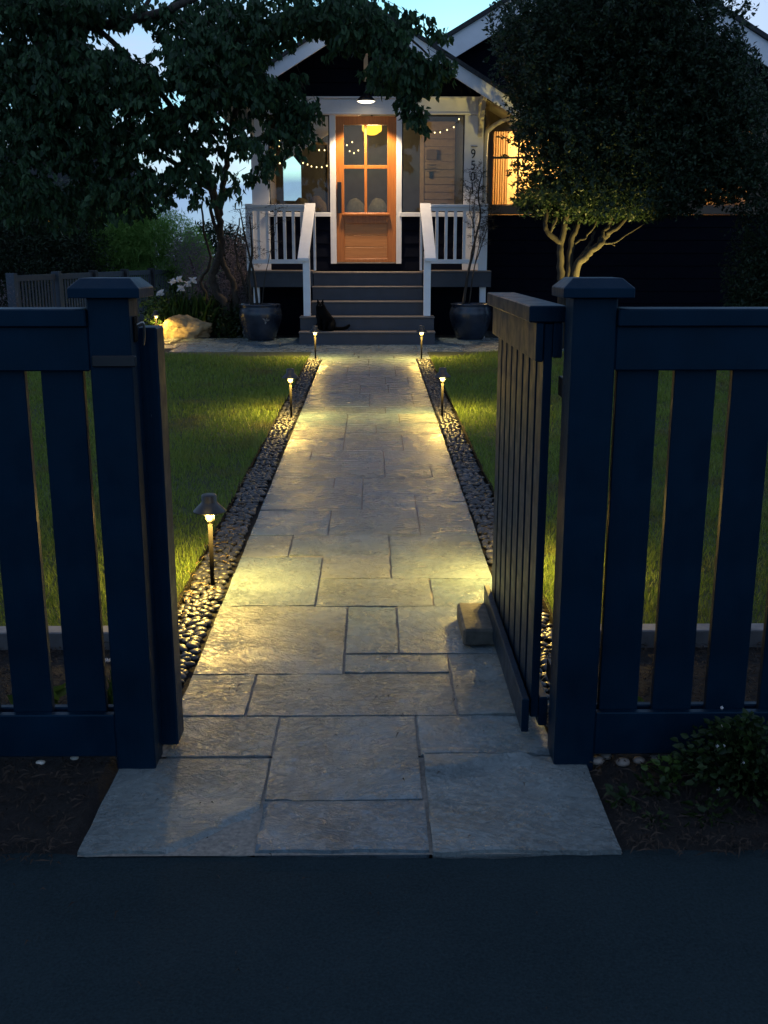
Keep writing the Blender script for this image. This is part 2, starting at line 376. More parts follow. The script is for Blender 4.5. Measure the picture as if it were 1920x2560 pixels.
# ------------------------------------------------------------------ setting: ground
def sheet(name, xs, ys, off, mat, **k):
    V = np.array([(x, y, gz(y) + off) for y in ys for x in xs]); nx = len(xs)
    F = np.array([(j * nx + i, j * nx + i + 1, (j + 1) * nx + i + 1, (j + 1) * nx + i) for j in range(len(ys) - 1) for i in range(nx - 1)])
    return link(name, np_mesh(name, V, F), mat, kind='structure', **k)
sheet('ground', [-900, -30, -6, 0, 6, 30, 900], [-60, 2.2, 3, 6, 10, 15, 20, 30, 45, 60, 300, 1500], -.05, 'soil')
bm = bmesh.new()
e0 = [(-60, 2.112), (-.86, 2.112), (-.68, 2.075), (-.2, 2.058), (.3, 2.05), (.57, 2.08), (.9, 2.116), (60, 2.13)]
edge = [(-60, 2.112), (-3, 2.112)] + [(x_, float(np.interp(x_, [p[0] for p in e0], [p[1] for p in e0])) + .006 * noise.noise(Vector((x_ * 9, 0, 1))) + .004 * noise.noise(Vector((x_ * 37, 0, 1)))) for x_ in np.linspace(-2.5, 2.5, 260)] + [(3, 2.12), (60, 2.13)]
top = [bm.verts.new((x, y, -.012)) for x, y in edge]; bot = [bm.verts.new((x, -60, -.012)) for x, y in edge]
for i in range(len(edge) - 1): bm.faces.new((bot[i], bot[i + 1], top[i + 1], top[i]))
link('road', finish(bm, 'road'), 'asphalt', kind='structure')
for (xa, xb) in ((-3.0, -.58), (.5, 3.0)):
    bx = np.linspace(xa, xb, 140); V = []; F = []
    for i, x in enumerate(bx):
        yf = 2.078 + .016 * noise.noise(Vector((x * 7, 3, 0))) + .010 * noise.noise(Vector((x * 31, 3, 0)))
        V += [(x, yf, -.0118), (x, yf + .03, (-.002 + .006 * noise.noise(Vector((x * 23, 9, 0)))) if (x < -.69 or x > .59) else -.016), (x, 2.6, -.004 if (x < -.69 or x > .59) else -.016), (x, 3.4, -.002 if (x < -.69 or x > .59) else -.016)]
    for i in range(len(bx) - 1):
        for k in range(3): F.append((i * 4 + k, (i + 1) * 4 + k, (i + 1) * 4 + k + 1, i * 4 + k + 1))
    link('planting_bed', np_mesh('planting_bed', np.array(V), np.array(F), smooth=True), 'soil', kind='structure')
    sheet('planting_bed', [xb, 30] if xb > 1 else [-30, xa], [2.07, 3.0, 3.4], -.004, 'soil')
lawnL = sheet('lawn', [-6, -3, -.742], [3.36, 6, 9, 12.5], .008, 'lawnsoil')
lawnR = sheet('lawn', [.652, 3, 6], [3.36, 6, 9, 12.5], .008, 'lawnsoil')
sheet('garden_bed', [-12, -2.3], [12.2, 14, 20], -.002, 'soil')

# ------------------------------------------------------------------ flagstone path
def hgt(x, y, s):
    # layered cleft relief of a split stone, metres
    v = Vector((x * 2.2 + s * 7.1, y * 5.0 + x * 1.6 + s * 3.3, s))
    a = noise.fractal(v, .9, 2.1, 5)
    st = math.floor(a * 3.0) ; fr = a * 3.0 - st
    stp = (st + min(1, max(0, (fr - .80) / .12))) / 3.0
    h = .0030 * stp + .0016 * a + .0008 * noise.noise(Vector((x * 40, y * 40, s)))
    if y < 2.55:                      # the broken ledges of the two big stones outside the gate
        for (ax, ay, bx, by, lo, hi, dz) in ((-.29, 2.25, -.50, 2.055, -.60, -.27, .013), (.10, 2.395, .50, 2.545, .13, .57, .011), (-.27, 2.42, -.245, 2.30, -.275, -.21, .003)):
            if lo < x < hi:
                d = ((bx - ax) * (y - ay) - (by - ay) * (x - ax)) / math.hypot(bx - ax, by - ay) + .014 * noise.noise(Vector((x * 16, y * 16, 5)))
                h += dz * min(1, max(0, d / .006)) * (1 if bx > ax else -1)
    return h
def flagstone(parent, x0, x1, y0, y1, s, gap=.006, fine=True, th=.045, name='flagstone', skew=0.0, lift=0):
    x0 += gap; x1 -= gap; y0 += gap; y1 -= gap
    st = .011 if y0 < 2.6 else .016 if y0 < 3.4 else (.024 if y0 < 5.5 else .07)
    if not fine: st = .15
    nx = max(2, int((x1 - x0) / st)); ny = max(2, int((y1 - y0) / st))
    cx, cy = (x0 + x1) / 2, (y0 + y1) / 2; cz = gz(cy)
    V = []; F = []
    relief = rnd.uniform(.5, 1.5)
    for j in range(ny + 1):
        for i in range(nx + 1):
            u, v = i / nx, j / ny; x = x0 + (x1 - x0) * u; y = y0 + (y1 - y0) * v
            ex = min(u * (x1 - x0), (1 - u) * (x1 - x0), v * (y1 - y0), (1 - v) * (y1 - y0))
            w = .0022 * noise.noise(Vector((x * 14, y * 14, s)))
            if ex < 1e-6: x += w * 1.3; y += w * (1.3 if y0 > 2.1 or v > .01 else 4.0)
            z = gz(y) - cz + (relief * hgt(x, y, s) if fine else 0) + lift
            if ex < 1e-6: z -= .0006 + abs(w) * .4
            x += skew * (y - cy)
            V.append((x - cx, y - cy, z))
    W = nx + 1
    for j in range(ny):
        for i in range(nx): F.append((j * W + i, j * W + i + 1, (j + 1) * W + i + 1, (j + 1) * W + i))
    ring = [i for i in range(W)] + [j * W + nx for j in range(1, ny + 1)] + [ny * W + i for i in range(nx - 1, -1, -1)] + [j * W for j in range(ny - 1, 0, -1)]
    n0 = len(V)
    for r in ring: V.append(V[r])
    n1 = len(V)
    for r in ring: V.append((V[r][0], V[r][1], V[r][2] - th))
    for q in range(len(ring)): F.append((n0 + q, n1 + q, n1 + (q + 1) % len(ring), n0 + (q + 1) % len(ring)))
    o = link(name, np_mesh(name, np.array(V), np.array(F), smooth=True), 'stone', parent)
    o.location = Vector((cx, cy, cz)) - world_of(parent)
    return o
def pathsheet(name, x0, x1, ys, off, mat):
    return sheet(name, [x0, x1], ys, off, mat)
path = pathsheet('path', -.580, .487, [2.53, 3, 5, 8, 11.95], -.0065, 'mortar')
apron = pathsheet('path', -.668, .560, [2.062, 2.3, 2.525], -.0085, 'mortar')
XL, XR = -.583, .490
def cx_(px, y):   # not used for placing, kept simple
    return px
# rows near to far: (x0,x1,y0,y1)
ST = [
 # outside the gate
 (-.672, -.275, 2.066, 2.515), (-.275, .128, 2.066, 2.29), (-.275, .122, 2.29, 2.77), (.128, .562, 2.060, 2.512),
 (XL + .02, -.275, 2.525, 2.77), (.122, XR, 2.519, 2.77),
 (XL, -.375, 2.77, 3.075), (-.375, .245, 2.77, 3.08), (.245, XR, 2.77, 3.243),
 (XL, -.098, 3.075, 3.70), (-.098, .245, 3.085, 3.235), (-.098, .085, 3.243, 3.70), (.085, XR, 3.243, 3.70),
 (XL, -.222, 3.70, 4.33), (-.222, .228, 3.70, 4.03), (.228, XR, 3.70, 4.03),
 (-.222, .072, 4.03, 4.345), (.072, XR, 4.03, 4.655), (XL, -.375, 4.33, 4.66), (-.375, .072, 4.345, 4.66),
 (XL, -.215, 4.66, 5.12), (-.215, .222, 4.66, 5.12), (.222, XR, 4.66, 5.29),
 (-.06, .222, 5.12, 5.43), (.222, XR, 5.29, 5.43), (XL, -.06, 5.12, 5.585),
 (XL, -.225, 5.585, 5.87), (-.225, -.06, 5.585, 5.87), (-.06, XR, 5.43, 5.87),
 (XL, .067, 5.87, 6.33), (.067, .345, 5.87, 6.18), (.345, XR, 5.87, 6.18), (.067, XR, 6.18, 6.64),
 (XL, -.40, 6.33, 6.64), (-.40, .067, 6.33, 6.64),
 (XL, -.20, 6.64, 7.04), (-.20, .20, 6.64, 7.22), (.20, XR, 6.64, 7.22), (XL, -.20, 7.04, 7.50),
 (-.20, .02, 7.22, 7.62), (.02, XR, 7.22, 7.66), (XL, -.20, 7.50, 8.10), (-.20, .20, 7.62, 8.10), (.20, XR, 7.66, 8.10),
 (XL, .10, 8.10, 8.44), (.10, XR, 8.10, 8.44), (XL, -.03, 8.44, 9.18), (-.03, .34, 8.44, 9.18), (.34, XR, 8.44, 9.18),
 (XL, -.12, 9.18, 9.78), (-.12, .14, 9.18, 9.78), (.14, XR, 9.18, 9.78), (XL, .12, 9.78, 10.35), (.12, .34, 9.78, 10.35), (.34, XR, 9.78, 10.35),
 (XL, -.27, 10.35, 11.2), (-.27, -.04, 10.35, 11.2), (-.04, .23, 10.35, 11.2), (.23, XR, 10.35, 11.2), (XL, -.05, 11.2, 11.9), (-.05, XR, 11.2, 11.9)]
for i, (a, b, c, d) in enumerate(ST):
    # photographed stones butt on straight joints; a few run slightly off square
    flagstone(path, a, b, c, d, i * 1.37 + .4, gap=.0040, lift=rnd.uniform(-.001, .001))
# cross path in front of the steps
cross = bpy.data.objects.new('landing', None)
bm = bmesh.new()
out_ = [(-5.2, 13.0), (-3.6, 12.72), (-2.57, 12.33), (-2.12, 12.16), (-1.4, 11.95), (-.72, 11.80), (-.58, 11.90), (.49, 11.90), (.765, 11.85), (1.15, 12.1), (1.52, 12.42), (2.2, 12.7), (5, 13.0), (5, 14.40), (-5.2, 14.40)]
bm.faces.new([bm.verts.new((x, y, gz(y) - .012)) for x, y in out_])
bpy.data.objects.remove(cross)
landing = link('landing', finish(bm, 'landing'), 'mortar', kind='structure')
def front_of(x):
    return float(np.interp(x, [p[0] for p in out_[:13]], [p[1] for p in out_[:13]]))
yrow = [11.9, 12.25, 12.62, 13.02, 13.45, 13.9, 14.38]
for r in range(len(yrow) - 1):
    x = -5.1 + rnd.uniform(0, .5)
    while x < 4.8:
        wdt = rnd.uniform(.35, .85); x1 = min(x + wdt, 4.9); f = max(front_of(x), front_of(x1), front_of((x + x1) / 2))
        a, b = yrow[r], yrow[r + 1]
        if b > f + .05:
            flagstone(landing, x, x1, max(a, f - .0), b, x * 3 + r, gap=.008, fine=False, lift=rnd.uniform(-.002, .002))
        x = x1

# ------------------------------------------------------------------ pebble borders
bmp = bmesh.new(); bmesh.ops.create_icosphere(bmp, subdivisions=2, radius=1)
icoV = np.array([v.co[:] for v in bmp.verts]); icoF = np.array([[v.index for v in f.verts] for f in bmp.faces]); bmp.free()
bmp = bmesh.new(); bmesh.ops.create_icosphere(bmp, subdivisions=1, radius=1)
icoV1 = np.array([v.co[:] for v in bmp.verts]); icoF1 = np.array([[v.index for v in f.verts] for f in bmp.faces]); bmp.free()
pebmesh = []
for q in range(6):
    V = icoV.copy(); V = V * (1 + .10 * np.array([noise.noise(Vector(v) * 1.1 + Vector((q * 9, 0, 0))) for v in V])[:, None])
    g = rnd.uniform(.7, 1.5); tint = np.tile(np.array([[g, g * .98, g * .94]]), (len(V), 1))
    me = np_mesh('pebble', V, icoF, tint, True); me.materials.append(M['pebble']); pebmesh.append(me)
def pebble_strip(x0, x1, y0, y1, ncap):
    bed = pathsheet('pebble_border', x0, x1, [y0, 3, 5, 8, y1], -.020, 'soil')
    P = []; y = y0 + .02
    while y < y1 - .02:                          # jittered packing
        row = rnd.uniform(.021, .027); x = x0 + rnd.uniform(.012, .03)
        while x < x1 - .012:
            P.append((x, y + rnd.uniform(-.012, .012), rnd.choice((-.006, -.002, .003)))); x += rnd.uniform(.026, .040)
        y += row
    P.sort(key=lambda p: p[1]); far = []
    for i, (x, y, dz) in enumerate(P):
        a = rnd.uniform(.017, .026); b = a * rnd.uniform(.55, .8); c = a * rnd.uniform(.38, .55); rz = rnd.uniform(0, 3.14); tx = rnd.uniform(-.35, .35); ty = rnd.uniform(-.3, .3)
        if i < ncap:
            o = link('pebble', pebmesh[i % 6], None, bed); o.location = (x, y, gz(y) + dz); o.scale = (a, b, c); o.rotation_euler = (tx, ty, rz)
        else: far.append((x, y, gz(y) + dz, a, b, c, rz, tx, ty))
    VV = []; FF = []; TT = []; off = 0
    for (x, y, z, a, b, c, rz, tx, ty) in far:
        bv, bf = (icoV, icoF) if y < 6 else (icoV1, icoF1)
        Rm = np.array((Matrix.Rotation(rz, 3, 'Z') @ Matrix.Rotation(ty, 3, 'Y') @ Matrix.Rotation(tx, 3, 'X')))
        V = (bv * np.array([a, b, c])) @ Rm.T + np.array([x, y, z]); VV.append(V); FF.append(bf + off); off += len(V)
        g = rnd.uniform(.6, 1.6) if rnd.random() > .04 else 3.5
        TT.append(np.tile(np.array([[g, g * .98, g * .94]]), (len(V), 1)))
    link('pebbles', np_mesh('pebbles', np.vstack(VV), np.vstack(FF), np.vstack(TT), True), 'pebble', bed, kind='stuff')
    return bed
pebL = pebble_strip(-.742, -.588, 2.56, 11.78, 290)
pebR = pebble_strip(.495, .650, 2.62, 11.84, 200)
# thin edging strip between pebbles and lawn
for x in (-.746, .656):
    n = 30; V = []; F = []
    for i in range(n + 1):
        y = 3.42 + i * (8.3 / n); dx = .006 * noise.noise(Vector((x, y * 1.3, 0)))
        for (ax, azz) in ((-.004, -.03), (-.004, .014), (.004, .014), (.004, -.03)): V.append((x + dx + ax, y, gz(y) + azz))
    for i in range(n):
        for k in range(3): F.append((i * 4 + k, i * 4 + k + 1, (i + 1) * 4 + k + 1, (i + 1) * 4 + k))
    link('lawn_edging', np_mesh('lawn_edging', np.array(V), np.array(F)), 'pole', label='thin brown edging strip between the pebbles and the %s lawn' % ('left' if x < 0 else 'right'), cat='lawn edging', group='edging strips along the pebbles')

# ------------------------------------------------------------------ grass
def grass(name, x0, x1, y0, y1, label):
    Ps = []; 
    for (ya, yb, dens) in ((y0, 5.0, 9000), (5.0, 7.0, 6000), (7.0, 9.5, 3800), (9.5, y1, 2600)):
        n = int(dens * (x1 - x0) * (yb - ya)); P = np.stack([nr.uniform(x0, x1, n), nr.uniform(ya, yb, n)], 1); Ps.append(P)
    P = np.vstack(Ps); x, y = P[:, 0], P[:, 1]
    fr = np.interp(x, [p[0] for p in out_[:13]], [p[1] for p in out_[:13]])
    k = y < fr - .01; x, y = x[k], y[k]; n = len(x)
    h = nr.uniform(.018, .042, n) * np.interp(y, [3, 9], [1, 1.15]); wd = np.interp(y, [3, 6, 12], [.0032, .0045, .0085])
    edge_ = (np.minimum(np.abs(x + .745), np.abs(x - .655)) < .05); h[edge_] *= 1.35
    patch = np.array([noise.noise(Vector((a * 1.7, b * 1.7, 3))) for a, b in zip(x[::1], y[::1])])
    h *= 1 + .7 * patch
    ang = nr.uniform(0, 2 * np.pi, n); lean = nr.uniform(.1, .9, n) * h; la = nr.uniform(0, 2 * np.pi, n) 
    sx, sy = np.cos(ang) * wd / 2, np.sin(ang) * wd / 2; lx, ly = np.cos(la) * lean, np.sin(la) * lean
    z = gzn(y) + .006
    V = np.stack([np.stack([x - sx, y - sy, z], 1), np.stack([x + sx, y + sy, z], 1),
                  np.stack([x - sx * .7 + lx * .35, y - sy * .7 + ly * .35, z + h * .6], 1), np.stack([x + sx * .7 + lx * .35, y + sy * .7 + ly * .35, z + h * .6], 1),
                  np.stack([x + lx, y + ly, z + h], 1)], 1).reshape(-1, 3)
    T = np.array([[0, 1, 3], [0, 3, 2], [2, 3, 4]]); F = (np.arange(n)[:, None, None] * 5 + T[None]).reshape(-1, 3)
    t = np.clip(nr.random(n) * .7 + .3 * (patch + .5), 0, 1)
    link(name, np_mesh(name, V, F, np.repeat(t, 5)), 'grassm', kind='stuff', label=label, cat='grass')
grass('grass', -4.6, -.744, 3.37, 12.4, 'short mown green grass of the lawn left of the path')
grass('grass', .654, 4.2, 3.37, 12.4, 'short mown green grass of the lawn right of the path')

# dry straw over the pebbles and beds, bark chips in the beds
def strands(name, regions, lmin, lmax, mat, label, cat, wd=.002, z0=.004):
    Vs = []; Ts = []
    xs = []
    for (x0, x1, y0, y1, n) in regions: xs.append(np.stack([nr.uniform(x0, x1, n), nr.uniform(y0, y1, n)], 1))
    P = np.vstack(xs); n = len(P); a = nr.uniform(0, 2 * np.pi, n); ln = nr.uniform(lmin, lmax, n) / 2
    dx, dy = np.cos(a) * ln, np.sin(a) * ln; px, py = -np.sin(a) * wd, np.cos(a) * wd; z = gzn(P[:, 1]) + z0; dz = nr.uniform(-.004, .012, n)
    b = nr.uniform(-.3, .3, n) * ln
    V = np.stack([np.stack([P[:, 0] - dx, P[:, 1] - dy, z - .001], 1), np.stack([P[:, 0] + px - b * np.sin(a), P[:, 1] + py + b * np.cos(a), z + np.abs(dz) + .004], 1),
                  np.stack([P[:, 0] - px - b * np.sin(a), P[:, 1] - py + b * np.cos(a), z + np.abs(dz) + .002], 1), np.stack([P[:, 0] + dx, P[:, 1] + dy, z + dz], 1)], 1).reshape(-1, 3)
    T = np.array([[0, 1, 2], [1, 3, 2]]); F = (np.arange(n)[:, None, None] * 4 + T[None]).reshape(-1, 3)
    link(name, np_mesh(name, V, F, np.repeat(nr.random(n), 4)), mat, kind='stuff', label=label, cat=cat)
strands('straw', [(-.76, -.60, 2.6, 6, 220), (.50, .66, 2.7, 6, 160), (.49, .56, 2.5, 2.62, 20), (-.80, -.72, 3.4, 6, 120), (-.62, -.56, 2.6, 2.7, 10)], .02, .07, 'strawm', 'dry straw and needles scattered over the dark pebbles', 'straw', wd=.0009, z0=.010)
strands('litter', [(-.66, .55, 2.08, 3.0, 26), (-.58, .48, 3, 6, 40), (-1.0, 1.0, 1.4, 2.05, 26)], .008, .022, 'mulchm', 'small dark bits of leaf and twig scattered on the paving', 'litter', wd=.0016, z0=.006)
strands('mulch', [(-1.6, -.70, 2.07, 3.3, 3400), (.57, 1.6, 2.07, 3.3, 3800), (-1.5, -.69, 2.02, 2.10, 240), (.58, 1.5, 2.03, 2.11, 240)], .01, .045, 'mulchm', 'dark bark mulch and twigs covering the beds by the fence', 'mulch', wd=.0022, z0=.002)
strands('twigs', [(-1.3, -.70, 2.12, 3.3, 160), (.58, 1.4, 2.12, 3.3, 130)], .03, .09, 'mulchm', 'thin dry twigs lying on the dark mulch', 'twigs', wd=.0011, z0=.008)

# grey timber curbs
for (x0, x1, side) in ((-3.5, -.752, 'left'), (.664, 3.5, 'right')):
    o = box('garden_curb', x0, x1, 3.30, 3.37, -.04, .060, 'curb', bev=.004, label='pale grey timber curb edging the %s lawn behind the fence' % side, cat='curb', group='curbs along the lawn edge')
    if side == 'right': x0 = .705
    else: x1 = -.70
    box('garden_curb', x0, x1, 2.655, 2.715, -.04, .055, 'curb', bev=.004, label='low grey curb in the bed just behind the %s front fence' % side, cat='curb', group='curbs behind the front fence')

# ------------------------------------------------------------------ front fence
def pickets(parent, xs, wd, y, z0, z1):
    me = None
    for x in xs:
        if me is None:
            p = box('picket', x, x + wd, y, y + .022, z0, z1, 'navy', parent, bev=.002); me = p
        else:
            q = me.copy(); C.objects.link(q); q.parent = parent; q.location = (x + wd / 2 - world_of(parent)[0], me.location.y, me.location.z)
def fence(x0, x1, xs, label):
    f = empty('picket_fence', ((x0 + x1) / 2, 2.5, 0), label=label, cat='fence', group='front fence panels')
    box('top_cap', x0, x1, 2.445, 2.545, 1.139, 1.180, 'navy', f)
    box('top_rail', x0, x1, 2.462, 2.486, 1.034, 1.139, 'navy', f)
    box('top_rail', x0, x1, 2.510, 2.532, 1.034, 1.139, 'navy', f)
    box('bottom_rail', x0, x1, 2.462, 2.486, .030, .148, 'navy', f)
    box('bottom_rail', x0, x1, 2.510, 2.532, .030, .148, 'navy', f)
    pickets(f, xs, .1015, 2.487, .040, 1.136)
fence(.577, 2.30, [.589 + i * .1405 for i in range(12)], 'dark blue picket fence panel to the right of the open gate')
fence(-2.30, -.672, [-.799 - i * .1405 - .0 for i in range(11)], 'dark blue picket fence panel to the left of the gate opening')
def post(x, label, wd=.105):
    p = empty('fence_post', (x, 2.512, 0), label=label, cat='fence post', group='front fence posts')
    h = wd / 2
    box('shaft', x - h, x + h, 2.46, 2.46 + wd, -.05, 1.206, 'navy', p, bev=.004)
    bm = bmesh.new(); e = .083; t = .058; z = [0, .022, .045]
    for a, zz in ((e, z[0]), (e, z[1]), (t, z[2])):
        for sx, sy in ((-1, -1), (1, -1), (1, 1), (-1, 1)): bm.verts.new((a * sx, a * sy, zz))
    bm.verts.ensure_lookup_table(); v = bm.verts
    for k in range(2):
        for i in range(4): bm.faces.new((v[k * 4 + i], v[k * 4 + (i + 1) % 4], v[k * 4 + 4 + (i + 1) % 4], v[k * 4 + 4 + i]))
    bm.faces.new([v[i] for i in (3, 2, 1, 0)]); bm.faces.new([v[i] for i in (8, 9, 10, 11)])
    bmesh.ops.bevel(bm, geom=bm.edges[:], offset=.0015, segments=1, affect='EDGES')
    c = link('cap', finish(bm, 'cap'), 'navy', p); c.location = (0, 0, 1.2055)
    return p
postR = post(.5245, 'dark blue capped post on which the open gate hangs, right of the path')
postL = post(-.6225, 'dark blue capped post with the metal latch, left of the path', .100)
# latch stop board
sb = box('latch_board', -.580, -.531, 2.5615, 2.65, .012, 1.130, 'navy', bev=.004, label='tall narrow dark blue board fixed beside the left gate post', cat='gate stop')
la = empty('gate_latch', (-.575, 2.50, 1.0), label='worn steel gate latch on the inner side of the left post', cat='latch')
box('latch_plate', -.572, -.568, 2.49, 2.525, 1.10, 1.160, 'pole', la)
box('latch_bar', -.665, -.560, 2.448, 2.4595, 1.045, 1.072, 'black', la)
tube('latch_arm', [(-.566, 2.50, 1.14), (-.552, 2.51, 1.145), (-.552, 2.52, 1.12), (-.558, 2.53, 1.09)], .0032, 'metal', la)
box('strike_strip', -.5695, -.5675, 2.58, 2.60, .90, 1.10, 'tan', la, bev=0)
tube('strike_loop', [(-.5665, 2.57, .93), (-.556, 2.565, .925), (-.556, 2.565, .90), (-.5665, 2.57, .895)], .003, 'metal', la)

# gate leaf, swung in
g = empty('garden_gate', (.45, 2.6, 0), label='dark blue slatted gate standing open at the right edge of the path', cat='gate')
y0, y1 = 2.605, 3.585
box('top_cap', .390, .484, y0, y1, 1.139, 1.180, 'navy', g)
box('top_rail', .410, .430, y0 + .006, y1 - .006, 1.040, 1.1385, 'navy', g)
box('top_rail', .4535, .4775, y0 + .006, y1 - .006, 1.050, 1.1385, 'navy', g)
first = None; k = 0
for i in range(8):
    y = y0 + .010 + i * .1235
    if first is None: first = box('picket', .431, .453, y, y + .095, .065, 1.136, 'navy', g, bev=.002); ly = first.location.y
    else:
        q = first.copy(); C.objects.link(q); q.parent = g; q.location.y = ly + i * .1235
box('bottom_rail', .4535, .4775, y0 + .006, y1 - .006, .040, .125, 'navy', g)
bm = bmesh.new(); vs = box_bm(bm, .404, .424, y0 - .010, y1 + .004, .030, .127)
for v in bm.verts:
    if v.co.y > 3: v.co.z += .004
bmesh.ops.bevel(bm, geom=bm.edges[:], offset=.002, segments=1, affect='EDGES')
kb = link('kick_board', finish(bm, 'kick_board'), 'navy', g); kb.location = -g.location
for z in (.95, .17):
    hb = box('hinge', .4785, .4905, 2.50 + .061, 2.66, z, z + .05, 'black', g, bev=.002)
tube('hinge_pin', [(.486, 2.574, .06), (.486, 2.574, .085)], .006, 'metal', g, n=1)

# stone block keeping the gate open
bm = bmesh.new(); box_bm(bm, -.055, .060, -.14, .14, 0, .062, .008)
bmesh.ops.subdivide_edges(bm, edges=bm.edges[:], cuts=3, use_grid_fill=True)
for v in bm.verts:
    q = noise.noise_vector(v.co * 22); v.co += Vector((q.x, q.y, q.z * .6)) * .0035
link('stone_block', finish(bm, 'stone_block'), 'block', label='rough grey stone block propping the open gate on the path', cat='stone', loc=(.360, 3.43, .008))

# ------------------------------------------------------------------ path lights
def path_light(x, y, label, energy, hgt_=.38, first=None, color=(1, .65, .14)):
    z = gz(y)
    if first is None:
        r = empty('path_light', (x, y, z), label=label, cat='path light', group='low path lights')
        h = hgt_
        lathe('shade', [(.0, h), (.026, h - .001), (.030, h - .006), (.0295, h - .030), (.034, h - .036), (.064, h - .066), (.0655, h - .070), (.060, h - .069), (.030, h - .040), (.0, h - .036)], 'black', r, (x, y, z), 32)
        lathe('lens', [(.0, h - .042), (.034, h - .050), (.036, h - .066), (.030, h - .074), (.016, h - .080), (.0, h - .080)], 'ledglow', r, (x, y, z), 24)
        lathe('collar', [(.0, h - .0805), (.017, h - .081), (.018, h - .100), (.012, h - .114), (.0, h - .114)], 'lampglow_body', r, (x, y, z), 20)
        lathe('pole', [(.0, h - .1145), (.0088, h - .115), (.0088, -.05), (0, -.05)], 'pole', r, (x, y, z), 14)
    else:
        r = first.copy(); C.objects.link(r); r.location = (x, y, z); r['label'] = label
        for ch in first.children:
            if ch.type == 'LIGHT': continue
            c = ch.copy(); C.objects.link(c); c.parent = r
    # the ring of LEDs just under the shade, and the weaker glow of the lens itself
    l = bpy.data.lights.new('lens_glow', 'POINT'); l.energy = energy * .16; l.color = color; l.shadow_soft_size = .012
    lo = bpy.data.objects.new('lens_glow', l); C.objects.link(lo); lo.parent = r; lo.location = (0, -.062, hgt_ - .076)
    for k in range(3):
        a = k * 2.094 + .5; l = bpy.data.lights.new('led', 'SPOT'); l.energy = energy * .54; l.color = color; l.shadow_soft_size = .006; l.spot_size = R(163); l.spot_blend = .55
        lo = bpy.data.objects.new('led', l); C.objects.link(lo); lo.parent = r; lo.location = (.044 * math.cos(a), .044 * math.sin(a), hgt_ - .074)
    return r
PL = path_light(-.644, 3.93, 'nearest low black path light, in the pebbles left of the path', 16.0)
path_light(.560, 3.98, 'low black path light half hidden behind the open gate', 16.0, first=PL)
path_light(-.632, 7.88, 'black path light beside the left lawn, halfway to the house', 16.0, first=PL)
path_light(.534, 7.93, 'black path light beside the right lawn, halfway to the house', 16.0, first=PL)
path_light(-.655, 11.77, 'path light at the far left end of the path by the steps', 16.0, first=PL)
path_light(.548, 11.76, 'path light at the far right end of the path by the steps', 16.0, first=PL)
path_light(-2.95, 14.25, 'path light in front of the boulder left of the house', 9.0, first=PL)

# ------------------------------------------------------------------ house
H = empty('house', (-.09, 15.3, .2), label='small gabled house with orange wooden door, enclosed entry porch and white trim', cat='house')
def hb(name, *a, **k):
    mat = a[6]; return box(name, *a[:6], mat, k.pop('parent', H), k.pop('bev', .003), **k)
DZ = 1.105
# steps: five risers
for i, (x0, x1, y, z0, z1) in enumerate([(-.955, .800, 13.47, .150, .352), (-.958, .803, 13.74, .352, .530), (-.820, .676, 14.01, .530, .715), (-.820, .676, 14.28, .715, .901), (-.820, .676, 14.55, .901, 1.086)]):
    s = hb('step', x0, x1, y, 14.95 - .001 * i, z0, z1 - .022, 'deck', bev=.003)
    box('tread', x0 - .006, x1 + .006, y - .022, y + (.30 if i < 4 else 1.0), z1 - .0215, z1, 'tread', s, .004)
# deck and skirt
for (x0, x1) in ((-1.72, -.829), (.685, 1.632)):
    s = hb('deck_skirt', x0, x1, 14.55, 14.59, .883, 1.083, 'deck')
    hb('deck_board', x0, x1, 14.53, 15.295, 1.0835, DZ, 'tread')
hb('deck_leg', 1.486, 1.570, 14.62, 14.70, .18, .882, 'white'); hb('deck_leg', -1.66, -1.576, 14.62, 14.70, .18, .882, 'white')
hb('foundation', -1.70, 1.56, 15.31, 15.45, .1, 1.105, 'siding')
# lower siding boards of the entry, beside the door
for (x0, x1) in ((-1.47, -.607), (.409, 1.29)):
    for k in range(4):
        z = 1.106 + k * .185
        bm = bmesh.new(); z1 = min(z + .185, 1.845)
        a = [(x0, 15.300, z), (x1, 15.300, z), (x1, 15.318, z1), (x0, 15.318, z1), (x0, 15.34, z), (x1, 15.34, z), (x1, 15.34, z1), (x0, 15.34, z1)]
        v = [bm.verts.new(p) for p in a]
        for f in ((0, 1, 2, 3), (4, 7, 6, 5), (0, 4, 5, 1), (3, 2, 6, 7), (0, 3, 7, 4), (1, 5, 6, 2)): bm.faces.new([v[i] for i in f])
        link('siding_board', finish(bm, 'siding_board'), 'siding', H).location = -world_of(H)
hb('threshold_wall', -.606, .408, 15.302, 15.34, 1.106, 1.192, 'siding')
# header, corner columns, jambs
hd = hb('header', -1.72, 1.56, 15.27, 15.34, 3.232, 3.432, 'white')
hb('header_trim', -1.73, 1.57, 15.250, 15.269, 3.216, 3.240, 'white'); hb('header_trim', -1.73, 1.57, 15.240, 15.269, 3.425, 3.450, 'white')
hb('corner_column', 1.293, 1.560, 15.285, 15.42, 1.106, 3.2155, 'white'); hb('corner_column', -1.715, -1.47, 15.285, 15.42, 1.106, 3.2155, 'white')
hb('door_jamb', -.606, -.522, 15.275, 15.36, 1.193, 3.2155, 'white'); hb('door_jamb', .336, .412, 15.275, 15.36, 1.193, 3.2155, 'white')
hb('threshold', -.521, .335, 15.255, 15.37, 1.193, 1.212, 'tread')
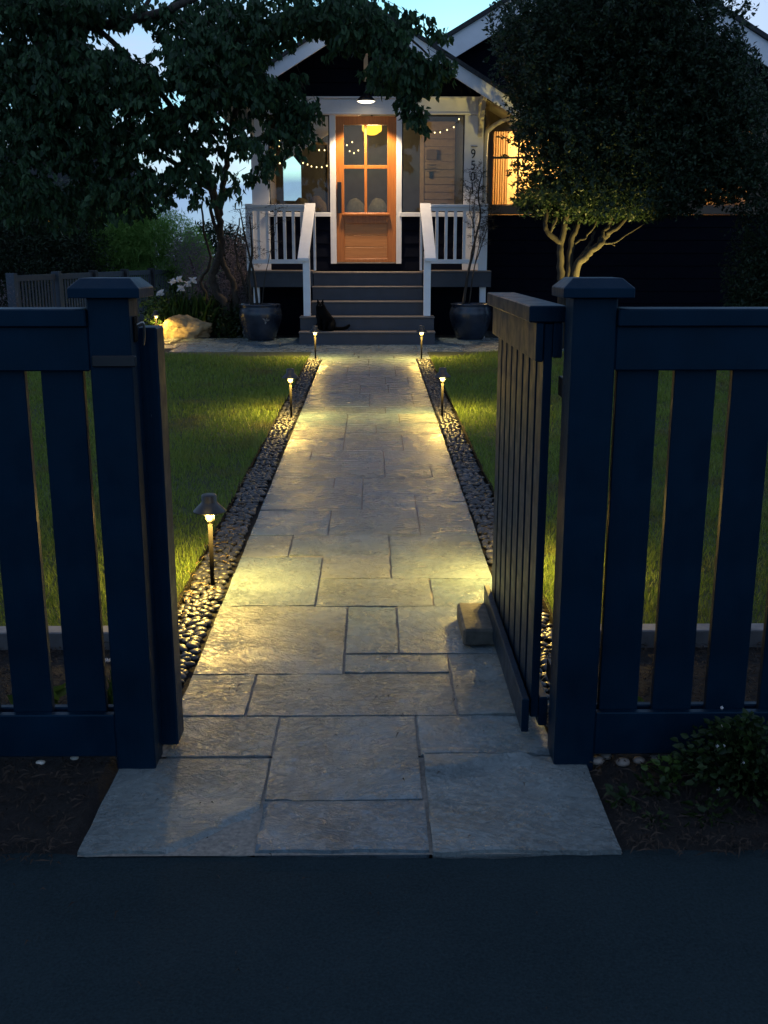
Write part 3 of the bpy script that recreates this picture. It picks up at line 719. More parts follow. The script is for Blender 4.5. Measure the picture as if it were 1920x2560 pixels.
# door
dr = empty('door', (0, 0, 0)); dr.parent = H; dr.location = (0, 0, 0)
D0, D1, ZB, ZT = -.517, .331, 1.216, 3.198
def db(n, *a, **k): return box(n, *a[:6], a[6], dr, k.get('bev', .003))
db('stile', D0, -.407, 15.305, 15.345, ZB, ZT, 'wood'); db('stile', .208, D1, 15.305, 15.345, ZB, ZT, 'wood')
db('rail', -.4065, .2075, 15.306, 15.344, 3.085, ZT, 'wood'); db('rail', -.4065, .2075, 15.306, 15.344, 1.750, 1.905, 'wood'); db('rail', -.4065, .2075, 15.306, 15.344, ZB, 1.262, 'wood')
db('muntin', -.118, -.080, 15.309, 15.341, 1.9055, 3.0845, 'wood')
db('muntin', -.4065, -.1185, 15.309, 15.341, 2.500, 2.548, 'wood'); db('muntin', -.0795, .2075, 15.309, 15.341, 2.500, 2.548, 'wood')
for (a, b, c, d) in ((-.4065, -.1185, 1.906, 2.499), (-.0795, .2075, 1.906, 2.499), (-.4065, -.1185, 2.549, 3.084), (-.0795, .2075, 2.549, 3.084)):
    db('pane', a, b, 15.322, 15.326, c, d, 'glass', bev=0)
for a, b in ((1.263, 1.425), (1.429, 1.590), (1.594, 1.7495)): db('panel_board', -.4060, .2070, 15.318, 15.338, a, b, 'panel')
sh = db('shelf', -.435, .237, 15.262, 15.3045, 1.862, 1.890, 'wood')
for x in (-.36, -.24, -.12, 0, .12): db('dentil', x, x + .07, 15.285, 15.3045, 1.822, 1.8615, 'wood')
box('handle', -.505, -.443, 15.262, 15.277, 1.893, 2.318, 'black', dr); box('handle_mount', -.49, -.46, 15.277, 15.3045, 2.23, 2.26, 'black', dr); box('handle_mount', -.49, -.46, 15.277, 15.3045, 1.95, 1.98, 'black', dr)
# windows of the entry
def window(x0, x1, z0, z1, y=15.31, parent=H, frame='black', sill='white'):
    wv = empty('window', (0, 0, 0)); wv.parent = parent; wv.location = (0, 0, 0)
    t = .016
    for a, b, c, d in ((x0, x0 + t, z0, z1), (x1 - t, x1, z0, z1), (x0 + t, x1 - t, z0, z0 + t), (x0 + t, x1 - t, z1 - t, z1)): box('frame', a, b, y, y + .03, c, d, frame, wv, .001)
    box('pane', x0 + t, x1 - t, y + .012, y + .016, z0 + t, z1 - t, 'glass', wv, 0)
    if sill: box('sill', x0 - .03, x1 + .005, y - .055, y - .002, z0 - .062, z0 - .003, sill, wv)
    return wv
window(.413, 1.292, 1.908, 3.2145); window(-1.469, -.607, 1.908, 3.2145)
hb('window_backing', .413, 1.292, 15.341, 15.36, 1.60, 1.906, 'siding'); hb('window_backing', -1.469, -.607, 15.341, 15.36, 1.60, 1.906, 'siding')
# railings
def rail(x0, x1, xs, name='porch_railing'):
    r = empty(name, (0, 0, 0)); r.parent = H; r.location = (0, 0, 0)
    box('top_rail', x0, x1, 14.575, 14.655, 1.945, 1.982, 'white', r); box('top_rail', x0, x1, 14.595, 14.635, 1.895, 1.9445, 'white', r)
    box('bottom_rail', x0, x1, 14.590, 14.640, 1.198, 1.256, 'white', r)
    me = None
    for x in xs:
        if me is None: me = box('baluster', x, x + .040, 14.595, 14.635, 1.2565, 1.8945, 'white', r, .002)
        else:
            q = me.copy(); C.objects.link(q); q.parent = r; q.location.x = x + .02 - world_of(r)[0]
rail(.790, 1.452, [.858, .984, 1.110, 1.234, 1.358]); rail(-1.635, -.925, [-1.583, -1.465, -1.347, -1.228, -1.108, -.990])
hb('rail_post', 1.4525, 1.572, 14.585, 14.665, DZ + .001, 1.99, 'white'); hb('rail_post', -1.735, -1.6355, 14.585, 14.665, DZ + .001, 1.99, 'white')
for sx, xt, xb in ((-1, -.855, -.905), (1, .718, .748)):
    r = empty('stair_rail', (0, 0, 0)); r.parent = H; r.location = (0, 0, 0); pw = world_of(r)
    bm = bmesh.new()
    for (x, y, z) in ((xb, 13.72, 1.235), (xt, 14.64, 1.965)):
        for dx, dz in ((-.072, 0), (.072, 0), (.072, .038), (-.072, .038)): bm.verts.new((x + dx - pw[0], y - pw[1], z + dz - pw[2]))
    bm.verts.ensure_lookup_table(); v = bm.verts
    for f in ((3, 2, 1, 0), (4, 5, 6, 7), (0, 1, 5, 4), (1, 2, 6, 5), (2, 3, 7, 6), (3, 0, 4, 7)): bm.faces.new([v[i] for i in f])
    bmesh.ops.bevel(bm, geom=bm.edges[:], offset=.004, segments=1, affect='EDGES')
    link('handrail', finish(bm, 'handrail'), 'white', r)
    box('newel_post', xb + .045 * 0 - .045 + (.036 if sx < 0 else -.036), xb + .045 + (.036 if sx < 0 else -.036), 13.80, 13.90, .532, 1.285, 'white', r)
    box('newel_post', xt + (.040 if sx < 0 else -.072), xt + (.072 if sx < 0 else -.040), 14.57, 14.62, DZ + .001, 1.925, 'white', r)
    box('stair_stringer_trim', xb + (.035 if sx < 0 else -.075) + .0, xb + (.075 if sx < 0 else -.035), 13.92, 14.0, .718, 1.36, 'white', r)
# gable
AX = -.09; sl_ = .592; AZ = 4.462
def gable_board(x_from, x_to, zoff, dz, y0, y1, mat, name):
    z = lambda x: AZ - sl_ * abs(x - AX) + zoff
    return poly_prism(name, [(x_from, z(x_from)), (x_to, z(x_to)), (x_to, z(x_to) - dz), (x_from, z(x_from) - dz)], y0, y1, mat, H)
for s in (-1, 1):
    a, b = AX + s * .0006, AX + s * 2.06
    gable_board(a, b, 0, .185, 14.50, 14.535, 'white', 'fascia')
    gable_board(a, b, .058, .055, 14.455, 17.6, 'shingle', 'roof')
    gable_board(a, b, .002, .03, 14.536, 17.6, 'cream', 'soffit')
    b2 = AX + s * 1.78
    gable_board(AX + s * .0006, b2, -.03, .02, 15.25, 15.27, 'siding', 'gable_trim')
poly_prism('gable_wall', [(AX - 1.66, 3.452), (AX + 1.66, 3.452), (AX, AZ - .032)], 15.285, 15.36, 'siding', H)
for k in range(5):
    z = 3.455 + k * .18; hw = (AZ - .05 - z - .17) / sl_
    if hw > .1: hb('gable_board', AX - hw, AX + hw, 15.268, 15.2845, z, z + .172, 'siding')
# knee braces
def brace(x, z, mat='cream', name='knee_brace', ln=.34):
    r = empty(name, (0, 0, 0)); r.parent = H; r.location = (0, 0, 0)
    box('brace_leg', x - .03, x + .03, 15.19, 15.249, z - ln, z, mat, r); box('brace_arm', x - .03, x + .03, 14.60, 15.189, z - .085, z - .005, mat, r)
    pw = world_of(r); bm = bmesh.new()
    pts = [(15.189, z - ln + .02), (15.189, z - ln + .09), (14.76, z - .086), (14.68, z - .086)]
    a = [bm.verts.new((x - .026 - pw[0], p[0] - pw[1], p[1] - pw[2])) for p in pts]; b = [bm.verts.new((x + .026 - pw[0], p[0] - pw[1], p[1] - pw[2])) for p in pts]
    bm.faces.new(a); bm.faces.new(b[::-1])
    for i in range(4): bm.faces.new((a[i], b[i], b[(i + 1) % 4], a[(i + 1) % 4]))
    link('brace_strut', finish(bm, 'brace_strut'), mat, r)
brace(AX, 4.06, ln=.42); brace(1.50, 3.42, ln=.50); brace(-1.68, 3.42, ln=.50)
# downspout
tube('downspout', [(2.02, 14.95, 3.20), (1.96, 15.10, 3.17), (1.80, 15.27, 3.13), (1.66, 15.34, 3.04), (1.60, 15.36, 2.9), (1.60, 15.36, 2.2), (1.60, 15.36, 1.1), (1.60, 15.36, .3)], .030, 'cream', H)
tube('gutter', [(2.02, 14.46, 3.215), (2.02, 17.0, 3.215)], .05, 'white', H, n=1)
# main wing behind
hb('lower_siding', 1.66, 7.6, 16.02, 16.12, .1, 1.90, 'siding')
for k in range(9): hb('siding_board', 1.66, 7.6, 16.002, 16.019, .22 + k * .187, .22 + k * .187 + .178, 'siding')
hb('belly_band', 1.66, 7.6, 15.965, 16.10, 1.905, 2.030, 'brown')
WIN = [(1.765, 2.92), (4.95, 5.62)]
xs = [1.66] + [v for w_ in WIN for v in w_] + [7.6]
for i in range(0, len(xs), 2): hb('upper_wall', xs[i], xs[i + 1], 16.02, 16.12, 2.031, 3.443, 'brown')
for a, b in WIN: hb('upper_wall', a, b, 16.02, 16.12, 3.10, 3.443, 'brown')
for (a, b) in WIN:
    wv = window(a, b, 2.035, 3.098, y=16.03, frame='brown', sill=None)
    box('muntin', a + .016, b - .016, 16.035, 16.055, 2.70, 2.73, 'interior', wv, .001)
    for q in (1, 2): box('muntin', a + (b - a) * q / 3, a + (b - a) * q / 3 + .025, 16.036, 16.054, 2.05, 3.08, 'interior', wv, .001)
hb('room_back_wall', 1.66, 7.6, 18.0, 18.1, 1.2, 3.4, 'glowall'); hb('room_floor', 1.66, 7.6, 16.13, 17.99, 1.1, 1.19, 'wood'); hb('room_ceiling', 1.66, 7.6, 16.13, 17.99, 3.405, 3.44, 'glowall')
hb('room_side_wall', 1.60, 1.655, 15.45, 18.1, 1.1, 3.44, 'brown'); hb('room_side_wall', 7.605, 7.70, 16.0, 18.1, .1, 3.44, 'siding')
GX, GZ, GS = 3.28, 5.53, .57
def gb(xa, xb, off, dz, y0, y1, mat, name):
    z = lambda x: GZ - GS * abs(x - GX) + off
    return poly_prism(name, [(xa, z(xa)), (xb, z(xb)), (xb, z(xb) - dz), (xa, z(xa) - dz)], y0, y1, mat, H)
for s in (-1, 1):
    gb(GX + s * .001, GX + s * 4.6, 0, .31, 15.58, 15.62, 'white', 'fascia'); gb(GX + s * .001, GX + s * 4.6, .07, .065, 15.53, 22, 'shingle', 'roof')
poly_prism('gable_wall', [(GX - 3.4, 3.445), (GX + 4.0, 3.445), (GX, GZ - .1)], 16.0, 16.1, 'siding', H)
# entry interior
hb('entry_floor', -1.46, 1.309, 15.37, 17.2, 1.12, 1.20, 'interior'); hb('entry_ceiling', -1.60, 1.309, 15.37, 17.34, 3.36, 3.40, 'interior')
hb('entry_side_wall', 1.311, 1.38, 15.43, 17.34, 1.1, 3.4, 'interior')
for a, b, c, d in ((-1.60, -1.43, 1.2, 3.36), (-1.43, -1.14, 1.2, 2.16), (-1.43, -1.14, 2.86, 3.36), (-1.14, .75, 1.2, 3.36)): hb('entry_back_wall', a, b, 17.2, 17.3, c, d, 'interior')
hb('entry_back_wall', .75, 1.31, 17.22, 17.3, 1.2, 3.36, 'beige')
hb('corner_board', .75, .82, 17.17, 17.21, 1.2, 3.36, 'beige')
for k in range(11): hb('siding_board', .825, 1.305, 17.185, 17.215, 1.95 + k * .115, 1.95 + k * .115 + .106, 'beige', bev=.002)
for a, b, c, d in ((-1.60, -1.54, 1.2, 3.36),): hb('entry_side_frame', a, b, 15.43, 17.2, c, d, 'beige')
hb('inner_door_frame', -.72, -.68, 17.15, 17.19, 1.2, 3.0, 'brown'); hb('inner_door_frame', -1.14, -.68, 17.15, 17.19, 3.0, 3.04, 'brown')
# digits of the house number
def digit(ch, x, z, h=.165):
    cu = bpy.data.curves.new('house_number', 'FONT'); cu.body = ch; cu.size = h * 1.38; cu.extrude = .004; cu.align_x = 'CENTER'
    o = bpy.data.objects.new('tmp', cu); C.objects.link(o); dg = bpy.context.evaluated_depsgraph_get(); dg.update()
    me = bpy.data.meshes.new_from_object(o.evaluated_get(dg)); bpy.data.objects.remove(o)
    n = link('house_number', me, 'black', H); n.rotation_euler = (R(90), 0, 0); n.location = Vector((x, 15.2795, z)) - world_of(H); n.scale = (.82, 1, 1)
    me.materials.clear(); me.materials.append(M['black'])
for ch, z in (('9', 2.640), ('5', 2.487), ('0', 2.334), ('1', 2.181)): digit(ch, 1.418, z, .128)
hb('number_bar', 1.385, 1.475, 15.262, 15.284, 2.792, 2.797, 'black', bev=0)

# lights on and in the house
pl = empty('porch_lamp', (-.088, 14.98, 3.36), label='dark barn lamp glowing white above the orange door', cat='porch lamp')
lathe('shade', [(.0, .115), (.03, .112), (.045, .085), (.075, .07), (.115, .030), (.137, 0), (.133, 0), (.110, .028), (.07, .062), (0, .072)], 'black', pl, (-.088, 14.98, 3.345))
lathe('diffuser', [(.0, -.020), (.09, -.014), (.124, .004), (.10, .02), (0, .03)], 'porchglow', pl, (-.088, 14.98, 3.347))
tube('arm', [(-.088, 14.98, 3.455), (-.088, 14.98, 3.53), (-.088, 15.10, 3.56), (-.088, 15.26, 3.55)], .012, 'black', pl)
l = bpy.data.lights.new('porch_bulb', 'SPOT'); l.energy = 150; l.color = (1, .74, .46); l.spot_size = R(112); l.spot_blend = .30; l.shadow_soft_size = .07
lo = bpy.data.objects.new('porch_bulb', l); C.objects.link(lo); lo.parent = pl; lo.location = (0, 0, -.045)
pd = empty('pendant_lamp', (-.01, 16.2, 3.12), label='yellow glowing glass pendant seen through the top of the door', cat='pendant lamp')
lathe('glass_shade', [(.05, .075), (.11, .070), (.145, .055), (.148, -.005), (.135, -.03), (.10, -.05), (.092, -.06), (.05, -.078), (0, -.08)], 'pendantglow', pd, (-.01, 16.2, 3.125))
lathe('stem', [(0, .24), (.012, .24), (.012, .13), (.05, .12), (.05, .095), (0, .095)], 'black', pd, (-.01, 16.2, 3.12), 16)
l = bpy.data.lights.new('pendant_bulb', 'POINT'); l.energy = 20; l.color = (1, .62, .28); l.shadow_soft_size = .15
lo = bpy.data.objects.new('pendant_bulb', l); C.objects.link(lo); lo.parent = pd; lo.location = (0, -.0, -.26)
for (x, y) in ((2.6, 17.0), (5.0, 17.0)):
    l = bpy.data.lights.new('room_lamp', 'POINT'); l.energy = 95 if x < 4 else 10; l.color = (1, .64, .26); l.shadow_soft_size = .2
    lo = bpy.data.objects.new('room_lamp', l); C.objects.link(lo); lo.location = (x, y, 3.0)
# curtains of the lit window
def curtain(x0, x1, label):
    n = 60; V = []; F = []
    for i in range(n + 1):
        x = x0 + (x1 - x0) * i / n; y = 16.16 + .022 * math.sin(i * .95) + .008 * math.sin(i * 2.3)
        V += [(x, y, 2.02), (x, y + .005, 3.25)]
    for i in range(n): F.append((i * 2, i * 2 + 2, i * 2 + 3, i * 2 + 1))
    link('curtain', np_mesh('curtain', np.array(V), np.array(F), smooth=True), 'curtain', label=label, cat='curtain', group='curtains in the lit window')
curtain(1.70, 2.02, 'linen curtain gathered at the left side of the lit window')
bpy.data.objects['curtain'].data.materials[0] = leafmat('linen_translucent', (.62, .44, .26), (.75, .56, .34), .9, .65)
# string lights
def strings(pts, label, y=16.3, sag=0):
    s = empty('string_lights', (pts[0][0], y, pts[0][1]), label=label, cat='string lights', group='string lights in the entry')
    tube('wire', [(p[0], y, p[1] + .02) for p in pts], .003, 'wire', s, n=3, seg=5)
    first = None
    for p in pts:
        if first is None: first = lathe('bulb', [(0, .014), (.006, .009), (.0105, 0), (.007, -.010), (0, -.013)], 'bulb', s, (p[0], y, p[1]), 10)
        else:
            q = first.copy(); C.objects.link(q); q.parent = s; q.location = Vector((p[0], y, p[1])) - world_of(s)
strings([(-1.238, 3.121), (-1.138, 3.108), (-1.048, 3.114), (-.929, 3.144), (-.831, 3.171), (-.699, 3.284)], 'upper string of small bulbs behind the left entry window')
strings([(-1.09, 2.913), (-1.048, 2.886), (-.964, 2.858), (-.882, 2.86), (-.802, 2.843), (-.721, 2.843)], 'second string of small bulbs lower behind the left entry window')
strings([(-1.08, 2.70), (-1.01, 2.68), (-.95, 2.65), (-.87, 2.64), (-.79, 2.64), (-.71, 2.66)], 'lowest bulbs, added for faint reflections in the left entry window', y=16.8)  # added bulbs standing in for faint reflections of the strings
strings([(-.386, 2.914), (-.306, 2.957)], 'pair of small bulbs seen through the upper left door pane')
strings([(-.349, 2.847), (-.284, 2.82), (-.218, 2.857)], 'three small bulbs low in the upper left door pane', y=16.5)
strings([(.457, 3.242), (.532, 3.186), (.652, 3.195), (.725, 3.097), (.82, 3.082), (.924, 3.082), (1.006, 3.086), (1.108, 3.12), (1.206, 3.158), (1.282, 3.272)], 'string of small bulbs sagging behind the right entry window', y=16.2)
strings([(-1.43 + rnd.uniform(-.06, .06), 2.95 - .04 * i) for i in range(9)], 'tangle of bulbs hanging at the far left of the left window', y=16.0)
mb = empty('mailbox', (.89, 17.15, 2.75), label='dark slatted letter box on the beige siding inside the right window', cat='mailbox')
box('mail_body', .85, 1.02, 17.12, 17.18, 2.78, 2.93, 'brown', mb); 
for k in range(3): box('mail_bar', .86, 1.01, 17.13, 17.145, 2.70 - k * .05, 2.715 - k * .05, 'brown', mb, .001)
box('door_bell', .90, .95, 17.15, 17.18, 2.50, 2.62, 'black', None, label='small dark doorbell plate below the letter box', cat='doorbell')
def blob(name, loc, scl, mat, parent=None, sub=3, amp=.08, fq=2.0, seed=0, **k):
    bm = bmesh.new(); bmesh.ops.create_icosphere(bm, subdivisions=sub, radius=1)
    for v in bm.verts:
        d = 1 + amp * noise.fractal(v.co * fq + Vector((seed, seed * 2.1, 0)), .8, 2, 4); v.co = v.co * d
        v.co = Vector((v.co.x * scl[0], v.co.y * scl[1], v.co.z * scl[2]))
    o = link(name, finish(bm, name, True), mat, parent, **k); o.location = Vector(loc) - world_of(parent); return o
so_ = empty('sofa', (-.6, 16.6, 1.2), label='sofa with pale fleecy cushions seen through the entry glass', cat='sofa')
box('seat', -1.35, .5, 16.4, 17.0, 1.2, 1.62, 'interior', so_, .03)
for i, (x, w_, h_, mt) in enumerate([(-1.10, .17, .17, 'cushion'), (-.86, .17, .20, 'tan'), (-.27, .17, .16, 'cushion'), (.08, .17, .16, 'cushion')]): blob('cushion', (x, 16.5, 1.62 + .28), (w_, .12, h_ + .10), mt, so_, seed=i, amp=.07)
blob('cushion', (1.08, 16.5, 1.95), (.17, .12, .14), 'cushion', None, seed=5, label='pale round cushion at the bottom of the right entry window', cat='cushion')

# ------------------------------------------------------------------ cat on the step
def skin(name, verts, edges, rad, mat, parent, sub=2, root=0):
    me = bpy.data.meshes.new(name); me.from_pydata(verts, edges, []); me.update()
    o = bpy.data.objects.new(name, me); C.objects.link(o)
    md = o.modifiers.new('s', 'SKIN'); md.use_smooth_shade = True
    sv = me.skin_vertices[0].data
    for i, r in enumerate(rad): sv[i].radius = (r, r) if not isinstance(r, tuple) else r
    sv[root].use_root = True
    s = o.modifiers.new('u', 'SUBSURF'); s.levels = sub; s.render_levels = sub
    dg = bpy.context.evaluated_depsgraph_get(); dg.update()
    m2 = bpy.data.meshes.new_from_object(o.evaluated_get(dg)); bpy.data.objects.remove(o)
    m2.materials.clear(); m2.materials.append(M[mat]); m2.polygons.foreach_set('use_smooth', [True] * len(m2.polygons))
    return link(name, m2, None, parent)
cat = empty('cat', (-.655, 13.60, .352), label='black cat sitting upright on the lowest step, looking out', cat='cat')
V = [(.04, .05, .085), (.025, .03, .15), (-.005, .0, .215), (-.02, -.03, .275), (-.025, -.055, .325), (-.025, -.085, .318),
     (.10, .02, .06), (.11, -.05, .045), (.07, -.085, .018),        # right haunch and foot
     (-.045, .02, .06), (-.06, -.045, .045), (-.06, -.08, .018),
     (.02, -.035, .19), (.02, -.062, .11), (.018, -.070, .04), (.018, -.088, .012),
     (-.045, -.035, .19), (-.05, -.062, .11), (-.048, -.070, .04), (-.048, -.088, .012),
     (.11, .075, .035), (.19, .07, .025), (.27, .045, .028), (.33, .02, .055), (.355, .02, .085)]
E_ = [(0, 1), (1, 2), (2, 3), (3, 4), (4, 5), (0, 6), (6, 7), (7, 8), (0, 9), (9, 10), (10, 11), (2, 12), (12, 13), (13, 14), (14, 15), (2, 16), (16, 17), (17, 18), (18, 19), (0, 20), (20, 21), (21, 22), (22, 23), (23, 24)]
rd = [.115, .108, .088, .068, .070, .036, .080, .045, .024, .065, .036, .022, .034, .024, .017, .018, .034, .024, .017, .018, .030, .024, .024, .024, .016]
skin('body', V, E_, rd, 'fur', cat)
for sx in (-1, 1):
    bm = bmesh.new(); bmesh.ops.create_cone(bm, segments=8, radius1=.021, radius2=.002, depth=.05, cap_ends=True)
    for v in bm.verts: v.co.y *= .5
    e = link('ear', finish(bm, 'ear', True), 'fur', cat); e.location = (-.025 + sx * .031, -.05, .385); e.rotation_euler = (0, R(12 * sx), 0)
    lathe('eye', [(0, .006), (.005, .003), (.0065, 0), (.005, -.003), (0, -.006)], 'bark', cat, Vector((-.025 + sx * .017, -.108, .334)) + cat.location, 8)
blob('muzzle', Vector((-.025, -.108, .312)) + cat.location, (.018, .012, .013), 'fur', cat, sub=2)

# ------------------------------------------------------------------ pots with thin plants
def pot(x, y, label):
    p = empty('planter_pot', (x, y, gz(y)), label=label, cat='planter pot', group='glazed pots beside the steps')
    prof = [(0, .0), (.175, .0), (.19, .02), (.235, .12), (.275, .24), (.290, .33), (.280, .40), (.262, .435), (.270, .455), (.275, .47), (.262, .478), (.248, .470), (.245, .42), (0, .41)]
    lathe('vessel', prof, 'pot', p, (x, y, gz(y)), 48)
    if x < 0:
        fa = np.arange(5) * 1.05 + .3; fV, fF, fT = leaves_arrays(np.tile(np.array([[.10, -.292, .27]]), (5, 1)), np.stack([np.cos(fa), np.full(5, -.05), np.sin(fa) * .7], 1), np.array([.05, .04, .055, .035, .05]), np.full(5, .03), curl=.05, fold=.03)
        link('leaf_mark', np_mesh('leaf_mark', fV, fF, fT), 'curb', p)
    lathe('soil', [(0, .432), (.243, .425), (.243, .415), (0, .413)], 'soil', p, (x, y, gz(y)), 24)
    return p
pot(-1.515, 14.12, 'dark glazed pot left of the steps, with a pale leaf mark')
pot(1.325, 14.22, 'dark blue glazed pot right of the steps holding a bare thin shrub')
def wispy(x, y, stems, label, name, spray, mat='twigleaf', bark='bark'):
    t = empty(name, (x, y, gz(y) + .42), label=label, cat='potted shrub'); bm = bmesh.new(); base = Vector((x, y, gz(y) + .42)); ends = []
    for (pts, r) in stems:
        q = curve_pts([Vector(p) - base for p in pts], 4, .008); tube_bm(bm, q, list(np.linspace(r, r * .3, len(q))), 6)
        for i in range(len(q) // 2, len(q)):
            for k in range(3):
                d = Vector((rnd.uniform(-1, 1), rnd.uniform(-.7, .7), rnd.uniform(-.2, .8))).normalized() * rnd.uniform(.08, .22)
                tube_bm(bm, [q[i], q[i] + d * .5 + Vector((0, 0, .01)), q[i] + d], [.003, .002, .001], 4); ends.append((q[i] + d * .4, q[i] + d))
    link('stems', finish(bm, 'stems', True), bark, t)
    P = []; 
    for a, b in ends:
        for k in range(spray): u = rnd.random(); P.append(a.lerp(b, u) + Vector((rnd.gauss(0, .012), rnd.gauss(0, .012), rnd.gauss(0, .012))))
    P = np.array([p[:] for p in P]); n = len(P); D = nr.normal(size=(n, 3)) * np.array([1, .8, .5])
    V, F, T = small_leaves(P, D, nr.uniform(.014, .032, n), nr.uniform(.004, .009, n)); link('foliage', np_mesh('foliage', V, F, T), mat, t, kind='stuff')
wispy(1.30, 14.2, [([(1.22, 14.2, .66), (1.27, 14.2, 1.0), (1.33, 14.2, 1.35), (1.42, 14.2, 1.75), (1.40, 14.2, 2.1), (1.44, 14.2, 2.35)], .022), ([(1.30, 14.2, .66), (1.38, 14.2, 1.2), (1.50, 14.2, 1.6), (1.54, 14.2, 1.95)], .010),
                 ([(1.28, 14.2, 1.05), (1.36, 14.2, 1.45), (1.33, 14.2, 1.85), (1.38, 14.2, 2.15)], .010), ([(1.33, 14.2, .95), (1.44, 14.2, 1.5), (1.58, 14.2, 1.9)], .008), ([(1.36, 14.2, 1.6), (1.28, 14.2, 2.0), (1.36, 14.2, 2.4)], .006)],
      'thin dark shrub with wispy twigs growing in the right pot', 'potted_shrub', 30)
wispy(-1.62, 14.1, [([(-1.62, 14.1, .64), (-1.66, 14.1, 1.0), (-1.60, 14.1, 1.4), (-1.62, 14.1, 1.8)], .028), ([(-1.56, 14.1, .64), (-1.58, 14.1, 1.0), (-1.68, 14.1, 1.5), (-1.75, 14.1, 1.9)], .022), ([(-1.50, 14.1, .64), (-1.42, 14.1, 1.1), (-1.30, 14.1, 1.6), (-1.28, 14.1, 1.95)], .007), ([(-1.68, 14.1, .8), (-1.80, 14.1, 1.3), (-1.85, 14.1, 1.7)], .01)],
      'bare pale-stemmed shrub growing in the left pot', 'potted_shrub', 16, bark='palebark')

# boulder
blob('boulder', (-2.62, 14.55, gz(14.5) + .08), (.36, .24, .22), 'rock', None, sub=5, amp=.30, fq=1.3, seed=4, label='pale sandstone boulder lit yellow by the far left path light', cat='boulder')

# ------------------------------------------------------------------ side fence on the left
sf = empty('side_fence', (-4.05, 14.3, 0), label='weathered grey slat fence running back along the left side', cat='fence')
def seg_box(name, a, b, z0, z1, th, mat, parent, zg0=0, zg1=0):
    pw = world_of(parent); a = Vector(a); b = Vector(b); d = (b - a).normalized(); n = Vector((-d.y, d.x)) * th / 2; bm = bmesh.new(); vs = []
    for p in (a, b):
        for s in (-1, 1):
            for z in (z0, z1): vs.append(bm.verts.new((p.x + n.x * s - pw[0], p.y + n.y * s - pw[1], z - pw[2])))
    for f in ((0, 1, 3, 2), (4, 6, 7, 5), (0, 4, 5, 1), (2, 3, 7, 6), (1, 5, 7, 3), (0, 2, 6, 4)): bm.faces.new([vs[i] for i in f])
    return link(name, finish(bm, name), mat, parent)
FX, FY, MX, MY = -4.27, 12.5, .1425, 1.29
zt = 1.075
for i in range(7):
    a = (FX + MX * i, FY + MY * i); seg_box('fence_post', (a[0], a[1] - .05), (a[0] + .01, a[1] + .05), .1, zt + .03, .10, 'fencegrey' if i in (0, 1) else 'fencedark', sf)
    if i < 6:
        b = (a[0] + MX, a[1] + MY); seg_box('top_rail', (a[0] + .01, a[1] + .06), (b[0] - .01, b[1] - .06), zt - .07, zt, .035, 'fencegrey', sf)
        first = None; nn = 13
        for k in range(nn):
            u = (k + .5) / nn; p = (a[0] + MX * u, a[1] + .06 + (MY - .12) * u)
            if first is None: first = seg_box('slat', (p[0], p[1] - .021), (p[0] + .004, p[1] + .021), .22, zt - .071, .008, 'fencegrey', sf); p0 = p
            else:
                q = first.copy(); C.objects.link(q); q.parent = sf; q.location = (p[0] - p0[0], p[1] - p0[1], 0)

# ------------------------------------------------------------------ trees
def clump_points(clumps, per, ydist, droop=0):
    P = []
    for (x, z, rx, rz, w_, y, ry) in clumps:
        n = int(per * w_ * rx * rz); q = nr.normal(size=(n, 3)); q /= np.linalg.norm(q, axis=1, keepdims=True); q *= nr.random(n)[:, None] ** .40
        P.append(np.stack([x + q[:, 0] * rx, y + q[:, 1] * ry, z + q[:, 2] * rz], 1))
    return np.vstack(P)
# left tree: broad leaves hanging over the lawn and the entry gable
LC = [(-3.88, 3.795, 0.79, 0.62, 1.1), (-3.936, 3.112, 0.85, 0.62, 1.2), (-4.053, 2.358, 0.68, 0.57, 1), (-3.3, 3.162, 0.85, 0.68, 1), (-3.239, 2.512, 0.91, 0.62, .8), (-2.523, 2.915, 0.62, 0.57, .75), (-2.553, 2.36, 0.68, 0.48, 0.55), (-1.95, 3.895, 0.62, 0.34, 1), (-1.925, 3.263, 0.62, 0.62, 1), (-2.25, 3.25, .4, .35, .7), (-2.9, 3.35, .4, .3, .8), (-2.003, 2.665, 0.62, 0.45, 0.38), (-1.493, 3.557, 0.62, 0.62, 1.1), (-1.38, 2.966, 0.45, 0.62, .7), (-1.314, 2.488, 0.34, 0.34, 0.45), (-1.751, 2.283, 0.62, 0.31, 0.22), (-2.189, 2.103, 0.51, 0.26, 0.28), (-0.96, 3.921, 0.57, 0.28, 1), (-1.057, 3.166, 0.26, 0.45, 1), (-0.543, 3.97, 0.45, 0.23, 1), (-0.78, 3.60, 0.16, 0.10, 0.4), (-0.179, 3.851, 0.4, 0.34, 1.1), (0.09, 3.56, 0.31, 0.4, 1.0), (0.187, 3.803, 0.28, 0.26, 1), (0.293, 3.365, 0.31, 0.31, 1), (0.61, 3.366, 0.26, 0.23, 1), (0.793, 3.489, 0.17, 0.12, 1), (0.427, 3.044, 0.12, 0.18, 1), (0.524, 2.869, 0.09, 0.11, 1.2), (0.448, 3.924, 0.17, 0.1, 1), (0.753, 3.756, 0.12, 0.08, 1), (-0.797, 2.917, 0.23, 0.18, 1), (-0.881, 2.716, 0.2, 0.23, 0.8), (-3.605, 3.987, 0.68, 0.28, 1.2), (-2.878, 4.012, 0.68, 0.17, 1.2), (-3.822, 1.895, 0.74, 0.26, 0.7), (-3.004, 1.999, 0.45, 0.26, 0.6)]
grn = random.Random(5)
